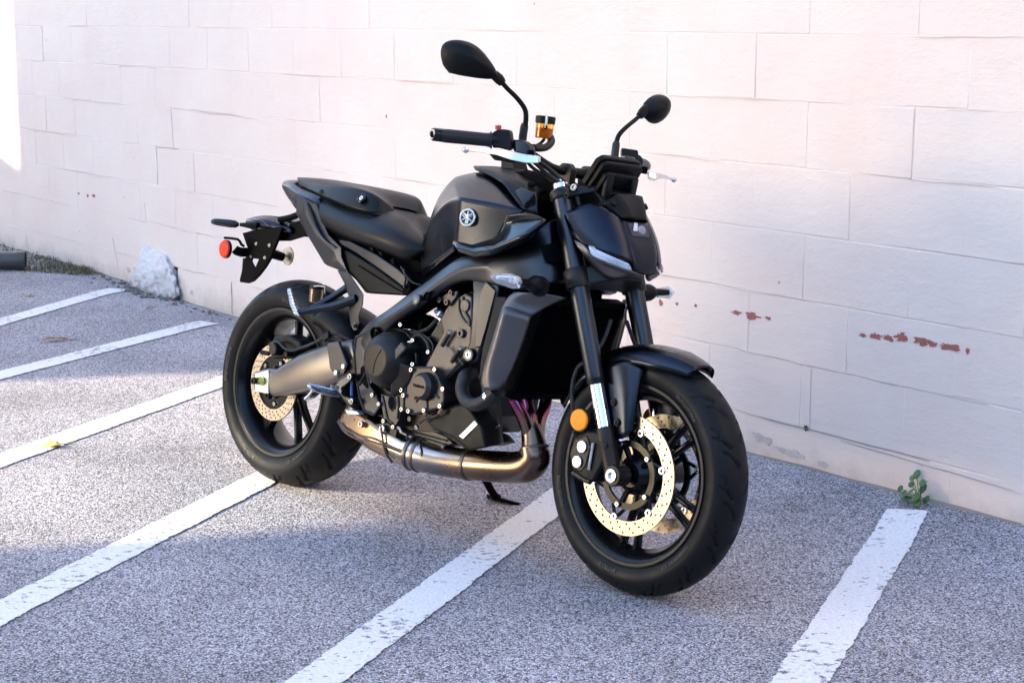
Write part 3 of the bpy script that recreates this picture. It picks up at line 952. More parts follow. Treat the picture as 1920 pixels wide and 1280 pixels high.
def rim_profile(hw, rf, depth):
    return [(-hw, rf - .0055), (-hw, rf - .001), (-hw + .003, rf + .001), (-hw + .007, rf - .003), (-hw + .010, rf - .012), (-hw + .03, rf - .022), (0, rf - .03), (hw - .03, rf - .022), (hw - .010, rf - .012), (hw - .007, rf - .003), (hw - .003, rf + .001), (hw, rf - .001), (hw, rf - .0055),
            (hw - .012, rf - .024), (hw - .035, rf - .034), (0, rf - depth), (-hw + .035, rf - .034), (-hw + .012, rf - .024)]

def spokes(c, n_, r0, r1, y0, y1, w0, w1, ph, spread0, spread1, parent, th=.012):
    out = []
    for k in range(n_):
        for s_ in (-1, 1):
            a0 = ph + 2 * PI * k / n_ + s_ * spread0; a1 = ph + 2 * PI * k / n_ + s_ * spread1
            secs = []
            for t in (0, .3, .75, 1.0):
                r_ = r0 + (r1 - r0) * t; a = a0 + (a1 - a0) * t
                wv = (w0 + (w1 - w0) * t) * (1.5 if t == 0 else 1.25 if t == 1 else 1)
                y = y0 + (y1 - y0) * t
                e = V((math.cos(a), 0, math.sin(a))); tn = V((-math.sin(a), 0, math.cos(a)))
                o_ = V(c) + e * r_ + V((0, y, 0))
                h = th * (1.25 if t == 0 else 1)
                secs.append([o_ - tn * wv + V((0, -h * .6, 0)), o_ - tn * wv * .45 + V((0, -h, 0)), o_ + tn * wv * .45 + V((0, -h, 0)), o_ + tn * wv + V((0, -h * .6, 0)), o_ + tn * wv + V((0, h, 0)), o_ - tn * wv + V((0, h, 0))])
            out.append(loft('spoke', secs, M_RIM, parent, bev=.002, seg=2))
    return out

def drilled(rin, rout, rows, n_, hr):
    o_ = [(0, 0, rout, 180), (0, 0, rin, 120)]
    for k in range(n_):
        for j, r_ in enumerate(rows):
            a = 2 * PI * (k + j / len(rows)) / n_
            o_.append((r_ * math.cos(a), r_ * math.sin(a), hr, 12))
    return o_

AX_R = V((0, 0, .315)); AX_F = V((1.43, 0, .300))

# rear wheel
rw = lathe('rear_wheel', rim_profile(.078, .226, .046), AX_R, (0, -1, 0), M_RIM, bike, 128, closed=True)
lathe('rim_lip', [(.0765, .2190), (.0785, .2185), (.0795, .2250), (.0790, .2264), (.0765, .227)], AX_R, (0, -1, 0), M_RIMLIP, rw, 128)
t_ = tyre_mesh('tyre', AX_R, .315, .180, .222, grooves(13, .1), M_TYRE, rw)
def yface_r(r_): return -(.0905 - .010 * max(0, (.25 - r_) / .028)) - .0012
for body, ang in (('BRIDGESTONE', 3.05), ('BATTLAX', 4.35), ('HYPERSPORT S23', 5.35), ('BRIDGESTONE', 1.35)):
    arc_text(body, .2505, ang, .017 if body[0] == 'B' and len(body) > 8 else .014, AX_R, yface_r, t_, M_LETTER)
lathe('hub', [(.055, .024), (.055, .045), (.03, .052), (-.05, .052), (-.07, .04), (-.07, .024)], AX_R, (0, -1, 0), M_RIM, rw, 40, closed=True)
spokes(AX_R, 5, .045, .190, -.010, -.012, .009, .0075, R(-63), .16, .21, rw)
d_ = flat_ring('brake_disc', drilled(.082, .1165, (.090, .0995, .109), 30, .0028), .005, AX_R + V((0, -.088, 0)), (0, -1, 0), M_DISC, rw)
flat_ring('disc_carrier', [(0, 0, .0815, 90), (0, 0, .05, 40)] + [(.066 * math.cos(a), .066 * math.sin(a), .011, 20) for a in [2 * PI * k / 5 + .5 for k in range(5)]], .006, AX_R + V((0, -.083, 0)), (0, -1, 0), M_RIM, rw)
for k in range(5):
    a = 2 * PI * k / 5 - .1; bolt(AX_R + V((.066 * math.cos(a), -.088, .066 * math.sin(a))), rw, BOLT)

# front wheel
fw = lathe('front_wheel', rim_profile(.054, .226, .042), AX_F, (0, -1, 0), M_RIM, bike, 128, closed=True)
lathe('rim_lip', [(.0525, .2190), (.0545, .2185), (.0555, .2250), (.0550, .2264), (.0525, .227)], AX_F, (0, -1, 0), M_RIMLIP, fw, 128)
t_ = tyre_mesh('tyre', AX_F, .300, .120, .222, grooves(15, .0), M_TYRE, fw)
def yface_f(r_): return -(.0605 - .008 * max(0, (.245 - r_) / .023)) - .0012
for body, ang in (('BATTLAX', 4.55), ('BRIDGESTONE', 3.5), ('HYPERSPORT S23', 5.5), ('BRIDGESTONE', .9)):
    arc_text(body, .2435, ang, .013, AX_F, yface_f, t_, M_LETTER)
lathe('hub', [(.062, .016), (.062, .03), (.045, .05), (-.045, .05), (-.062, .03), (-.062, .016)], AX_F, (0, -1, 0), M_RIM, fw, 40, closed=True)
spokes(AX_F, 5, .045, .194, 0.0, 0.0, .008, .0065, R(-98), .13, .125, fw, .011)
tube('valve_stem', [AX_F + V((.190 * math.cos(R(-98)), -.012, .190 * math.sin(R(-98)))), AX_F + V((.165 * math.cos(R(-98)), -.03, .165 * math.sin(R(-98))))], [.005, .0035], M_RIM, fw, 1, 8)
for side in (-1, 1):
    dk = flat_ring('brake_disc', drilled(.1135, .149, (.120, .1305, .1415), 26, .0030), .0048, AX_F + V((0, .068 * side, 0)), (0, -1, 0), M_DISC, fw)
    ol = [(0, 0, .086, 80), (0, 0, .070, 60)]
    cr_ = flat_ring('disc_carrier', ol, .007, AX_F + V((0, .066 * side, 0)), (0, -1, 0), M_RIM, fw)
    for k in range(6):
        a = 2 * PI * k / 6 + R(16)
        e = V((math.cos(a), 0, math.sin(a))); tn = V((-math.sin(a), 0, math.cos(a)))
        for s_ in (-1, 1):
            p0 = AX_F + V((0, .066 * side, 0)) + e * .084 + tn * .020 * s_; p1 = AX_F + V((0, .066 * side, 0)) + e * .110 + tn * .004 * s_
            tube('carrier_arm', [p0, p1], .0048, M_RIM, cr_, 1, 6)
        lathe('bobbin', [(-.006, .0045), (.0055, .0045), (.0055, .0085), (.0045, .0098), (-.005, .0098), (-.006, .0085)], AX_F + V((0, .068 * side, 0)) + e * .112, (0, side, 0), M_ALU, cr_, 18, closed=True)
    for k in range(5):
        a = 2 * PI * k / 5 + R(40)
        e = V((math.cos(a), 0, math.sin(a)))
        tube('hub_arm', [AX_F + V((0, .05 * side, 0)) + e * .04, AX_F + V((0, .061 * side, 0)) + e * .078], .0075, M_RIM, cr_, 1, 8)
        bolt(AX_F + V((0, .071 * side, 0)) + e * .078, cr_, BOLT, (0, side, 0), 1.05)

# ---------------------------------------------------------------- front fork
FK = [(1.1270, -0.1050, 0.9775), (1.4149, -0.1050, 0.2945)]
def fk(t, side=-1):
    p = V(FK[0]).lerp(V(FK[1]), t); return V((p.x, .105 * side, p.z))
for side in (-1, 1):
    f_ = lambda t: fk(t, side)
    fork = tube('fork_leg', [f_(0.0), f_(.30), f_(.66), f_(.672)], [.0258, .0258, .0238, .0215], M_FORK, bike, 1, 32)
    tube('stanchion', [f_(.66), f_(.86)], .0195, M_CHROME, fork, 1, 28)
    tube('dust_seal', [f_(.668), f_(.688)], [.0245, .0225], M_PLASTIC, fork, 1, 28)
    lw = tube('fork_bottom', [f_(.835), f_(.84), f_(.885), f_(.895), f_(.985)], [.0225, .0245, .0245, .0225, .0215], M_ENGINE2, fork, 1, 28)
    lathe('axle_clamp', [(-.022, .024), (-.020, .0262), (.022, .0262), (.024, .024), (.024, .0175), (.012, .0165), (.012, 0)], V((1.43, .105 * side, .300)), (0, side, 0), M_ENGINE2, fork, 32)
    lathe('axle_nut', [(0, .0165), (.004, .0165), (.0045, .0135), (.0045, .0095), (-.004, .009), (-.004, 0)], V((1.43, .129 * side, .300)), (0, side, 0), M_ALU, fork, 24)
    tube('fork_cap', [f_(-.004), f_(-.02), f_(-.022), f_(-.035)], [.02, .02, .009, .008], M_CHROME, fork, 1, 20)
    for t0, t1, nm in ((.006, .036, 'upper_clamp'), (.285, .352, 'lower_clamp')):
        tube(nm, [f_(t0), f_(t0 + .004), f_(t1 - .004), f_(t1)], [.031, .033, .033, .031] if nm[0] == 'l' else [.029, .031, .031, .029], M_ENGINE2, fork, 1, 32)
a0 = fk(.02, -1); 
for t0, th, nm in ((.02, .022, 'upper_triple_clamp'), (.318, .045, 'lower_triple_clamp')):
    p = fk(t0, -1)
    ax_ = (V(FK[1]) - V(FK[0])).normalized()
    fwd_ = V((-ax_.z, 0, ax_.x)) * -1
    pts = [(p + V((0, 0, 0))) + fwd_ * a + V((0, b_, 0)) for a, b_ in ((-.028, .0), (-.085, .06), (-.085, .15), (-.028, .21), (.03, .21), (.012, .15), (.012, .06), (.03, 0))]
    plate(nm, [q - ax_ * th / 2 for q in pts], th, M_ENGINE2, bike, n=ax_, bev=.004)
bolts([(1.2479, -0.0850, 0.7776), (1.2576, -0.0850, 0.7625)], bike, BOLT, (.5, -.8, 0), 1.0)
bolt((1.1757, -0.1280, 0.9642), bike, BOLTK, (0, -1, 0), 1.3)

# front mudguard
fen = None
bm = bmesh.new()
rows = []
n_a = 30
for i in range(n_a + 1):
    th = R(63 + (152 - 63) * i / n_a)
    tip = max(0, 1 - i / 7.0); tail = max(0, (i - 23) / 7.0)
    hw = .078 * (1 - .42 * tip ** 1.6) * (1 - .15 * tail)
    Rt = .322 + .004 * tip
    row = []
    for q, dr in ((-1, -.050), (-.93, -.026), (-.72, -.008), (-.38, -.001), (0, .001), (.38, -.001), (.72, -.008), (.93, -.026), (1, -.050)):
        r_ = Rt + dr * (1 - .35 * tip)
        row.append((AX_F.x + r_ * math.cos(th), q * hw, AX_F.z + r_ * math.sin(th)))
    rows.append(row)
fen = surf('front_mudguard', rows, M_MATTE, bike, sub=1, thick=.003)
for m_ in (1, -1):
    grid3 = [[V((p[0], p[1] * m_, p[2])) for p in r_] for r_ in (
        [(1.3125, -0.0820, 0.5480), (1.3505, -0.0860, 0.5708), (1.3961, -0.0800, 0.5853), (1.4375, -0.0660, 0.5664)], [(1.3357, -0.0860, 0.5046), (1.3782, -0.0940, 0.5203), (1.4132, -0.0900, 0.5335), (1.4356, -0.0720, 0.5344)],
        [(1.3664, -0.0900, 0.4360), (1.4046, -0.0990, 0.4489), (1.4302, -0.0960, 0.4597), (1.4415, -0.0800, 0.4641)], [(1.3998, -0.0920, 0.3831), (1.4254, -0.1000, 0.3903), (1.4390, -0.0970, 0.3979), (1.4421, -0.0840, 0.4049)])]
    s_ = surf('mudguard_side', grid3, M_MATTE, fen, sub=2, thick=.003)
    if m_ == 1:
        bolts([(1.3804, -0.0940, 0.4728), (1.4020, -0.0980, 0.4260)], fen, fastener_mesh('bolt', .011, .004, M_PLASTIC), None)
        bolts([(1.3830, -0.0970, 0.4732), (1.4047, -0.1010, 0.4264)], fen, BOLTK)
me = text_mesh('YAMAHA', .026, .0002)
for v in me.vertices:
    x, y, z = v.co
    th = R(78) + y / .323
    yy = .012 + x
    r_ = .3245 + z - .05 * (abs(yy) / .078) ** 4
    v.co = V((AX_F.x + r_ * math.cos(th), yy, AX_F.z + r_ * math.sin(th)))
me.materials.clear(); me.materials.append(simple('grey_decal', (.25, .24, .25), .5))
link('maker_lettering', me, fen)

# front calipers, reflectors
for m_ in (1, -1):
    def mm(l): return [V((p[0], p[1] * m_, p[2])) for p in l]
    cal = plate('brake_caliper', mm([(1.2996, -0.1350, 0.3782), (1.3368, -0.1350, 0.3966), (1.3643, -0.1300, 0.3986), (1.4036, -0.1250, 0.3697), (1.3968, -0.1250, 0.3221), (1.3736, -0.1300, 0.2714), (1.3491, -0.1350, 0.2735), (1.3023, -0.1350, 0.2914), (1.2889, -0.1350, 0.3293)]), .062 * m_, M_PLASTIC, bike, bev=.007, seg=3)
    for p, q in zip(mm([(1.3322, -0.1385, 0.3546), (1.3220, -0.1385, 0.3153)]), range(2)):
        lathe('caliper_cap', [(0, .0150), (.003, .0150), (.0042, .0138), (.0042, .0065), (.002, .006), (.002, 0)], p, (0, -m_, 0), M_ALU, cal, 28)
    plate('caliper_cover', mm([(1.3064, -0.1370, 0.3701), (1.3407, -0.1370, 0.3840), (1.3557, -0.1370, 0.3574), (1.3486, -0.1370, 0.3108), (1.3335, -0.1370, 0.2920), (1.3051, -0.1370, 0.2974), (1.2944, -0.1370, 0.3303)]), .004 * m_, M_ENGINE2, cal, bev=.003)
    tube('pad_pin', mm([(1.3637, -0.1360, 0.3694), (1.3599, -0.1360, 0.3023)]), .0035, M_ALU, cal, 1, 8)
    lathe('bleed_nipple', [(0, .004), (.010, .004), (.011, .0025), (.014, .0025), (.014, 0)], mm([(1.2925, -0.1250, 0.3742)])[0], (-.3, -m_ * .4, 1), M_RUBBER, cal, 12)
    tube('caliper_bracket', mm([(1.3820, -0.1180, 0.3524), (1.3613, -0.1220, 0.3022), (1.3571, -0.1240, 0.2720), (1.3041, -0.1300, 0.2849)]), .0085, M_ENGINE2, cal, 2, 10)
    tube('caliper_bridge', mm([(1.3920, -0.1120, 0.3674), (1.3436, -0.1120, 0.3896), (1.3069, -0.1120, 0.3913)]), .010, M_ENGINE2, cal, 2, 10)
    tube('brake_hose', mm([(1.2883, -0.1150, 0.3760), (1.2691, -0.1200, 0.4335), (1.2579, -0.1200, 0.4924), (1.2640, -0.1150, 0.5405), (1.2859, -0.1000, 0.5681), (1.2875, -0.0600, 0.6123), (1.2789, -0.0300, 0.6662)]), .0055, M_RUBBER, cal, 5, 8)
    rf = lathe('reflector', [(-.006, .027), (.003, .027), (.006, .0245), (.0068, 0)], mm([(1.3126, -0.1380, 0.4179)])[0], (.1, -m_, 0), M_ORANGE, bike, 36)
    tag(rf, label='round amber reflector')
    lathe('reflector_back', [(-.008, .029), (.002, .029), (.002, .0271), (-.008, .0271)], mm([(1.3126, -0.1380, 0.4179)])[0], (.1, -m_, 0), M_PLASTIC, rf, 32, closed=True)
    tube('reflector_arm', mm([(1.3139, -0.1280, 0.4074), (1.3310, -0.1180, 0.3901), (1.3711, -0.1120, 0.3637)]), .006, M_PLASTIC, rf, 3, 8)

# ---------------------------------------------------------------- engine and everything round it
crank = plate('engine', [(0.4391, -0.1350, 0.4970), (0.5389, -0.1350, 0.5463), (0.7165, -0.1350, 0.5341), (0.7929, -0.1250, 0.6599), (0.8640, -0.1250, 0.6895), (0.8936, -0.1250, 0.5580), (0.8920, -0.1300, 0.4722), (0.8938, -0.1300, 0.3582), (0.8353, -0.1300, 0.3023), (0.6633, -0.1300, 0.2816), (0.5276, -0.1350, 0.3054), (0.4682, -0.1350, 0.3794)], .27, M_ENGINE2, bike, bev=.008)
# cylinder block with head on the right side: a raised grey casting
hd = plate('cylinder_head', [(0.8377, -0.1500, 0.6697), (0.8628, -0.1500, 0.6825), (0.8889, -0.1500, 0.6756), (0.9130, -0.1550, 0.5598), (0.9080, -0.1550, 0.5139), (0.8345, -0.1580, 0.4447), (0.7463, -0.1580, 0.4707), (0.7967, -0.1520, 0.5702), (0.7790, -0.1500, 0.5997), (0.7984, -0.1500, 0.6379)], .04, M_HEAD, crank, bev=.004)
tube('head_rib', [(0.8594, -0.1530, 0.6720), (0.8700, -0.1540, 0.6392), (0.8959, -0.1550, 0.6140), (0.8986, -0.1550, 0.5974)], .0035, M_HEAD, hd, 4, 8)
tube('head_rib', [(0.8439, -0.1530, 0.6646), (0.8547, -0.1540, 0.6303), (0.8803, -0.1550, 0.6079), (0.8973, -0.1550, 0.6057)], .0025, M_HEAD, hd, 4, 8)
lathe('head_boss', [(-.01, .012), (.006, .012), (.0075, .0105), (.0075, .006), (.002, .0055), (.002, 0)], (0.8730, -0.1550, 0.5757), (0, -1, 0), M_HEAD, hd, 24)
lathe('head_boss', [(-.01, .017), (.003, .017), (.005, .0145), (.005, 0)], (0.8724, -0.1520, 0.6495), (0, -1, 0), M_HEAD, hd, 28)
tube('coolant_stub', [(0.8365, -0.1650, 0.5707), (0.8127, -0.1650, 0.5346)], .0062, M_ENGINE2, hd, 1, 14)
tube('coolant_stub', [(0.8843, -0.1650, 0.5344), (0.8568, -0.1650, 0.4979)], .0062, M_ENGINE2, hd, 1, 14)
for p in [(0.8381, -0.1650, 0.5737), (0.8859, -0.1650, 0.5375)]: lathe('stub_end', [(-.004, .0066), (.004, .0066), (.004, .004), (0, .0035), (0, 0)], p, (.45, -.3, .8), M_ALU, hd, 16)
tube('head_rib', [(0.8343, -0.1610, 0.4533), (0.8941, -0.1610, 0.5118)], .003, M_HEAD, hd, 1, 6)
tube('head_rib', [(0.8379, -0.1610, 0.5353), (0.8968, -0.1610, 0.4952)], .0022, M_HEAD, hd, 1, 6)
# spark plug side fittings
lathe('sensor', [(-.02, .008), (0, .011), (.012, .011), (.016, .007), (.024, .006), (.024, 0)], (0.7775, -0.1450, 0.6141), (-.3, -.8, .4), M_PEG, crank, 12)
br = plate('sensor_bracket', [(0.7759, -0.1600, 0.6607), (0.8131, -0.1600, 0.6807), (0.8439, -0.1600, 0.6856), (0.8423, -0.1600, 0.6698), (0.8174, -0.1600, 0.6412), (0.7905, -0.1600, 0.6495)], .012, M_ENGINE, crank, bev=.003)
for p in [(0.7824, -0.1630, 0.6542), (0.8107, -0.1630, 0.6503), (0.8233, -0.1630, 0.6774)]: lathe('boss', [(-.006, .0075), (.004, .0075), (.004, .0035), (0, .003), (0, 0)], p, (0, -1, 0), M_ENGINE, br, 18)
# throttle bodies and hoses in the window of the frame
tb = tube('intake_duct', [(0.5268, -0.0700, 0.5771), (0.5795, -0.0700, 0.5776), (0.6486, -0.0700, 0.5684)], [.030, .026, .03], M_PLASTIC, crank, 3, 24)
for k, q in enumerate([(0.5454, -0.0700, 0.5764), (0.5728, -0.0700, 0.5768), (0.6002, -0.0700, 0.5757), (0.6279, -0.0700, 0.5717)]): lathe('clamp_band', [(-.003, .0315), (.003, .0315)], q, (V([(0.6486, -0.0700, 0.5684)][0]) - V([(0.5268, -0.0700, 0.5771)][0])), M_DARK if k % 2 else M_ENGINE, tb, 28)
tube('breather_hose', [(0.6575, -0.1500, 0.5258), (0.6981, -0.1500, 0.5487), (0.7331, -0.1500, 0.5359), (0.7506, -0.1500, 0.5092)], .006, M_RUBBER, crank, 5, 10)
tube('breather_hose', [(0.5856, -0.1400, 0.5492), (0.6536, -0.1400, 0.5476), (0.7058, -0.1300, 0.5649), (0.7334, -0.1200, 0.5950)], .007, M_RUBBER, crank, 5, 10)
tube('wiring', [(0.6628, -0.1400, 0.5591), (0.7313, -0.1500, 0.5473), (0.7610, -0.1500, 0.5251), (0.7500, -0.1500, 0.4859)], .0022, M_ENGINE, crank, 5, 6)
plate('starter', [(0.6684, -0.1500, 0.5272), (0.7313, -0.1500, 0.5473), (0.7737, -0.1500, 0.5268), (0.7575, -0.1500, 0.4667), (0.7019, -0.1500, 0.4586), (0.6712, -0.1500, 0.4836)], .06, M_DARK, crank, bev=.006)
bolts([(0.6388, -0.1650, 0.5684), (0.6896, -0.1700, 0.5252), (0.6957, -0.1650, 0.5334), (0.7231, -0.1800, 0.4714), (0.7518, -0.1550, 0.5093)], crank, BOLT, (.25, -1, .1))

# clutch cover: domed, flat round face with a crease
cc = V((0.6241, -0.2320, 0.4680))
cl_ = lathe('clutch_cover', [(-.085, .080), (-.055, .0795), (-.04, .0775), (-.022, .070), (-.008, .058), (-.0015, .0475), (0, .0440), (.0003, .040), (.0003, 0)], cc, (0, -1, 0), M_ENGINE2, crank, 72, sharp=20)
tube('crease', [cc + V((.024, -.0006, .033)), cc + V((.008, -.0006, .01)), cc + V((.0, -.0006, -.014)), cc + V((-.002, -.0006, -.036))], .0012, M_DARK, cl_, 5, 6)
lathe('clutch_flange', [(-.10, .088), (-.072, .088), (-.070, .086)], cc, (0, -1, 0), M_ENGINE, cl_, 72)
plate('cover_lug', [(0.6636, -0.2220, 0.4840), (0.6919, -0.2050, 0.5289), (0.7141, -0.2050, 0.5145), (0.6901, -0.2150, 0.4762)], .06, M_ENGINE, cl_, bev=.004)
plate('cover_scoop', [(0.6662, -0.2170, 0.4728), (0.7012, -0.2050, 0.4722), (0.7360, -0.1900, 0.4629), (0.7219, -0.1850, 0.4203), (0.6977, -0.1900, 0.3874), (0.6621, -0.2000, 0.3760)], .05, M_ENGINE2, cl_, bev=.008)

# generator cover with raised round cap and maker's lettering
gp = [(0.7320, -0.1830, 0.4654), (0.7932, -0.1830, 0.4756), (0.8157, -0.1830, 0.4689), (0.8619, -0.1830, 0.4201), (0.8662, -0.1830, 0.3937), (0.8526, -0.1830, 0.3730), (0.7483, -0.1830, 0.3388), (0.7076, -0.1830, 0.3452), (0.7038, -0.1830, 0.3680), (0.7075, -0.1830, 0.4269), (0.7104, -0.1830, 0.4492)]
gen = plate('generator_cover', gp, .05, M_ENGINE, crank, bev=.004)
for q in range(len(gp)):
    tube('cover_rib', [V(gp[q]) * .985 + V(gp[(q + 5) % 11]) * .015 + V((0, -.001, 0)), V(gp[(q + 1) % 11]) * .985 + V(gp[(q + 6) % 11]) * .015 + V((0, -.001, 0))], .0032, M_ENGINE, gen, 1, 6)
gc = V((0.7897, -0.2120, 0.4217))
lathe('cover_cap', [(-.030, .039), (-.012, .0365), (-.003, .0305), (-.0005, .0285), (0, .0275), (0, 0)], gc, (0, -1, 0), M_ENGINE, gen, 56, sharp=25)
for a in (-.4, -1.35, -2.2, .55, 3.9):
    e = V((math.cos(a), 0, math.sin(a)))
    tube('cover_rib', [gc + V((0, .027, 0)) + e * .035, gc + V((0, .028, 0)) + e * .058], .003, M_ENGINE, gen, 1, 6)
me = text_mesh('YAMAHA', .0112, .0005, bold=.0003)
for v in me.vertices:
    x, y, z = v.co; v.co = gc + V((x, -z - .0004, y))
me.materials.clear(); me.materials.append(M_DARK); link('maker_lettering', me, gen)
bolts([(0.7290, -0.1870, 0.4576), (0.8219, -0.1870, 0.4718), (0.8622, -0.1870, 0.4258), (0.8581, -0.1870, 0.3796), (0.7975, -0.1870, 0.3584), (0.7363, -0.1870, 0.3463), (0.7076, -0.1870, 0.3467), (0.6981, -0.1870, 0.3977), (0.7090, -0.1870, 0.3849), (0.5800, -0.1870, 0.3662)], gen, BOLT, None, 1.08)
# lower left cover with its oval window
bm = bmesh.new()
low = [(0.5912, -0.1720, 0.3710), (0.6255, -0.1720, 0.3704), (0.6583, -0.1720, 0.3770), (0.6841, -0.1720, 0.3971), (0.6963, -0.1720, 0.3771), (0.6954, -0.1720, 0.3418), (0.6828, -0.1720, 0.3368), (0.6781, -0.1720, 0.3111), (0.6678, -0.1720, 0.2917), (0.6423, -0.1720, 0.2962), (0.6214, -0.1720, 0.2986), (0.6014, -0.1720, 0.3369)]
lowc = plate('water_pump_cover', low, .04, M_ENGINE, crank, bev=.003)
pc_ = [(0.6416, -0.1730, 0.3759), (0.6538, -0.1730, 0.3704), (0.6605, -0.1730, 0.3567), (0.6585, -0.1730, 0.3417), (0.6487, -0.1730, 0.3327), (0.6365, -0.1730, 0.3381), (0.6297, -0.1730, 0.3518), (0.6318, -0.1730, 0.3669)]
plate('cover_window', pc_, .004, M_DARK, lowc, bev=0)
for q in range(8): tube('window_rim', [pc_[q], pc_[(q + 1) % 8]], .002, M_ENGINE, lowc, 1, 6)
tube('cover_rib', [(0.6034, -0.1740, 0.3669), (0.6200, -0.1740, 0.3355), (0.6360, -0.1740, 0.3070), (0.6578, -0.1740, 0.2988)], .0028, M_ENGINE, lowc, 4, 6)
tube('cover_rib', [(0.6674, -0.1740, 0.3769), (0.6750, -0.1740, 0.3444), (0.6753, -0.1740, 0.3150)], .0028, M_ENGINE, lowc, 4, 6)
bolts([(0.5981, -0.1760, 0.3438), (0.6258, -0.1760, 0.3009), (0.6680, -0.1760, 0.2917)], lowc, BOLT, None, 1.05)
bolt((0.6180, -0.1700, 0.2773), crank, BOLTB, None, 1.0)
# sump with fins
sump = plate('sump', [(0.6237, -0.1200, 0.2867), (0.7373, -0.1200, 0.3030), (0.8218, -0.1200, 0.2912), (0.8499, -0.1200, 0.2758), (0.8013, -0.1200, 0.2585), (0.7220, -0.1200, 0.2621), (0.6354, -0.1200, 0.2708)], .24, M_ENGINE, crank, bev=.004)
tube('sump_fin', [(0.6360, -0.1220, 0.2814), (0.7211, -0.1220, 0.2811), (0.8258, -0.1220, 0.2803)], .003, M_ENGINE, sump, 2, 6)
tube('sump_fin', [(0.6462, -0.1220, 0.2742), (0.7271, -0.1220, 0.2718), (0.8232, -0.1220, 0.2697)], .003, M_ENGINE, sump, 2, 6)
bolts([(0.6236, -0.1230, 0.2673), (0.6646, -0.1230, 0.2654), (0.7274, -0.1230, 0.2631), (0.8145, -0.1230, 0.2638)], sump, BOLT, (0, -1, -.3), .8)
# oil lines under the generator cover
ol_ = tube('oil_line', [(0.7742, -0.1800, 0.3199), (0.8048, -0.1850, 0.3394), (0.8375, -0.1850, 0.3491), (0.8605, -0.1850, 0.3643)], .003, M_ENGINE, crank, 4, 8)
for p in [(0.7994, -0.1870, 0.3472), (0.8599, -0.1870, 0.3685), (0.8567, -0.1870, 0.3623)]: lathe('fitting', [(-.004, .006), (.004, .006), (.004, 0)], p, (0, -.5, -1), M_RUST, ol_, 10)
lathe('drain_plug', [(0, .007), (.004, .007), (.004, 0)], (0.7228, -0.1700, 0.3229), (0, -1, 0), M_ENGINE, crank, 20)
lathe('drain_plug', [(0, .0065), (.006, .0065), (.006, .003), (.002, .003), (.002, 0)], (0.7507, -0.1650, 0.3056), (0, -1, -.3), M_ZINC, crank, 12)
# lower belly cover of black plastic
bel = loft('belly_cover', [
    [(0.7772, -0.1650, 0.3304), (0.8129, -0.1650, 0.3104), (0.8535, -0.1500, 0.2999), (0.8157, -0.1000, 0.2986), (0.8039, -0.1000, 0.3578), (0.8142, -0.1400, 0.3683)],
    [(0.8591, -0.1720, 0.3755), (0.9065, -0.1720, 0.3037), (0.9612, -0.1650, 0.2778), (0.9028, -0.0900, 0.2703), (0.8712, -0.0900, 0.3875), (0.8776, -0.1400, 0.3957)],
    [(0.9240, -0.1600, 0.3973), (0.9945, -0.1650, 0.3497), (1.0128, -0.1550, 0.2967), (0.9421, -0.0800, 0.2829), (0.8913, -0.0700, 0.4037), (0.9120, -0.1200, 0.4111)],
    [(0.9330, -0.1100, 0.4074), (0.9957, -0.1100, 0.3608), (1.0118, -0.1050, 0.3042), (0.9705, -0.0500, 0.2960), (0.9308, -0.0400, 0.4144), (0.9304, -0.0700, 0.4185)]], M_PLASTIC, bike, bev=.005, seg=3)
plate('warning_label', [(0.9698, -0.1680, 0.3582), (0.9831, -0.1680, 0.3520), (0.9399, -0.1725, 0.3066), (0.9246, -0.1725, 0.3111)], .0012, simple('label_silver', (.50, .52, .56), .35, metal=.6), bel, bev=0)
tube('heat_strip', [(0.9629, -0.1300, 0.2902), (0.9831, -0.1200, 0.3276), (1.0052, -0.1100, 0.3525)], [.010, .007, .004], M_ALU, bel, 3, 10, flat=.3)
# coolant hose
hose = tube('coolant_hose', [(0.9042, -0.1300, 0.4740), (0.9141, -0.1650, 0.4665), (0.9179, -0.1750, 0.4330), (0.9482, -0.1800, 0.4068), (0.9977, -0.1900, 0.4062), (1.0399, -0.1950, 0.4268), (1.0657, -0.1950, 0.4515)], .0185, M_RUBBER, bike, 6, 20)
lathe('hose_clamp', [(-.006, .0195), (.006, .0195), (.006, .018), (-.006, .018)], (1.0446, -0.1950, 0.4344), V((1.0657, -0.1950, 0.4515)) - V((1.0399, -0.1950, 0.4268)), M_CHROME, hose, 28, closed=True)
tube('coolant_pipe', [(0.9540, -0.1400, 0.4741), (0.9849, -0.1500, 0.4365), (0.9754, -0.1500, 0.4069)], .012, M_RUBBER, hose, 3, 12)
plate('connector', [(0.8416, -0.1300, 0.4332), (0.8611, -0.1300, 0.4304), (0.8584, -0.1300, 0.3955), (0.8372, -0.1300, 0.3950)], .02, M_RUBBER, crank, bev=.003)

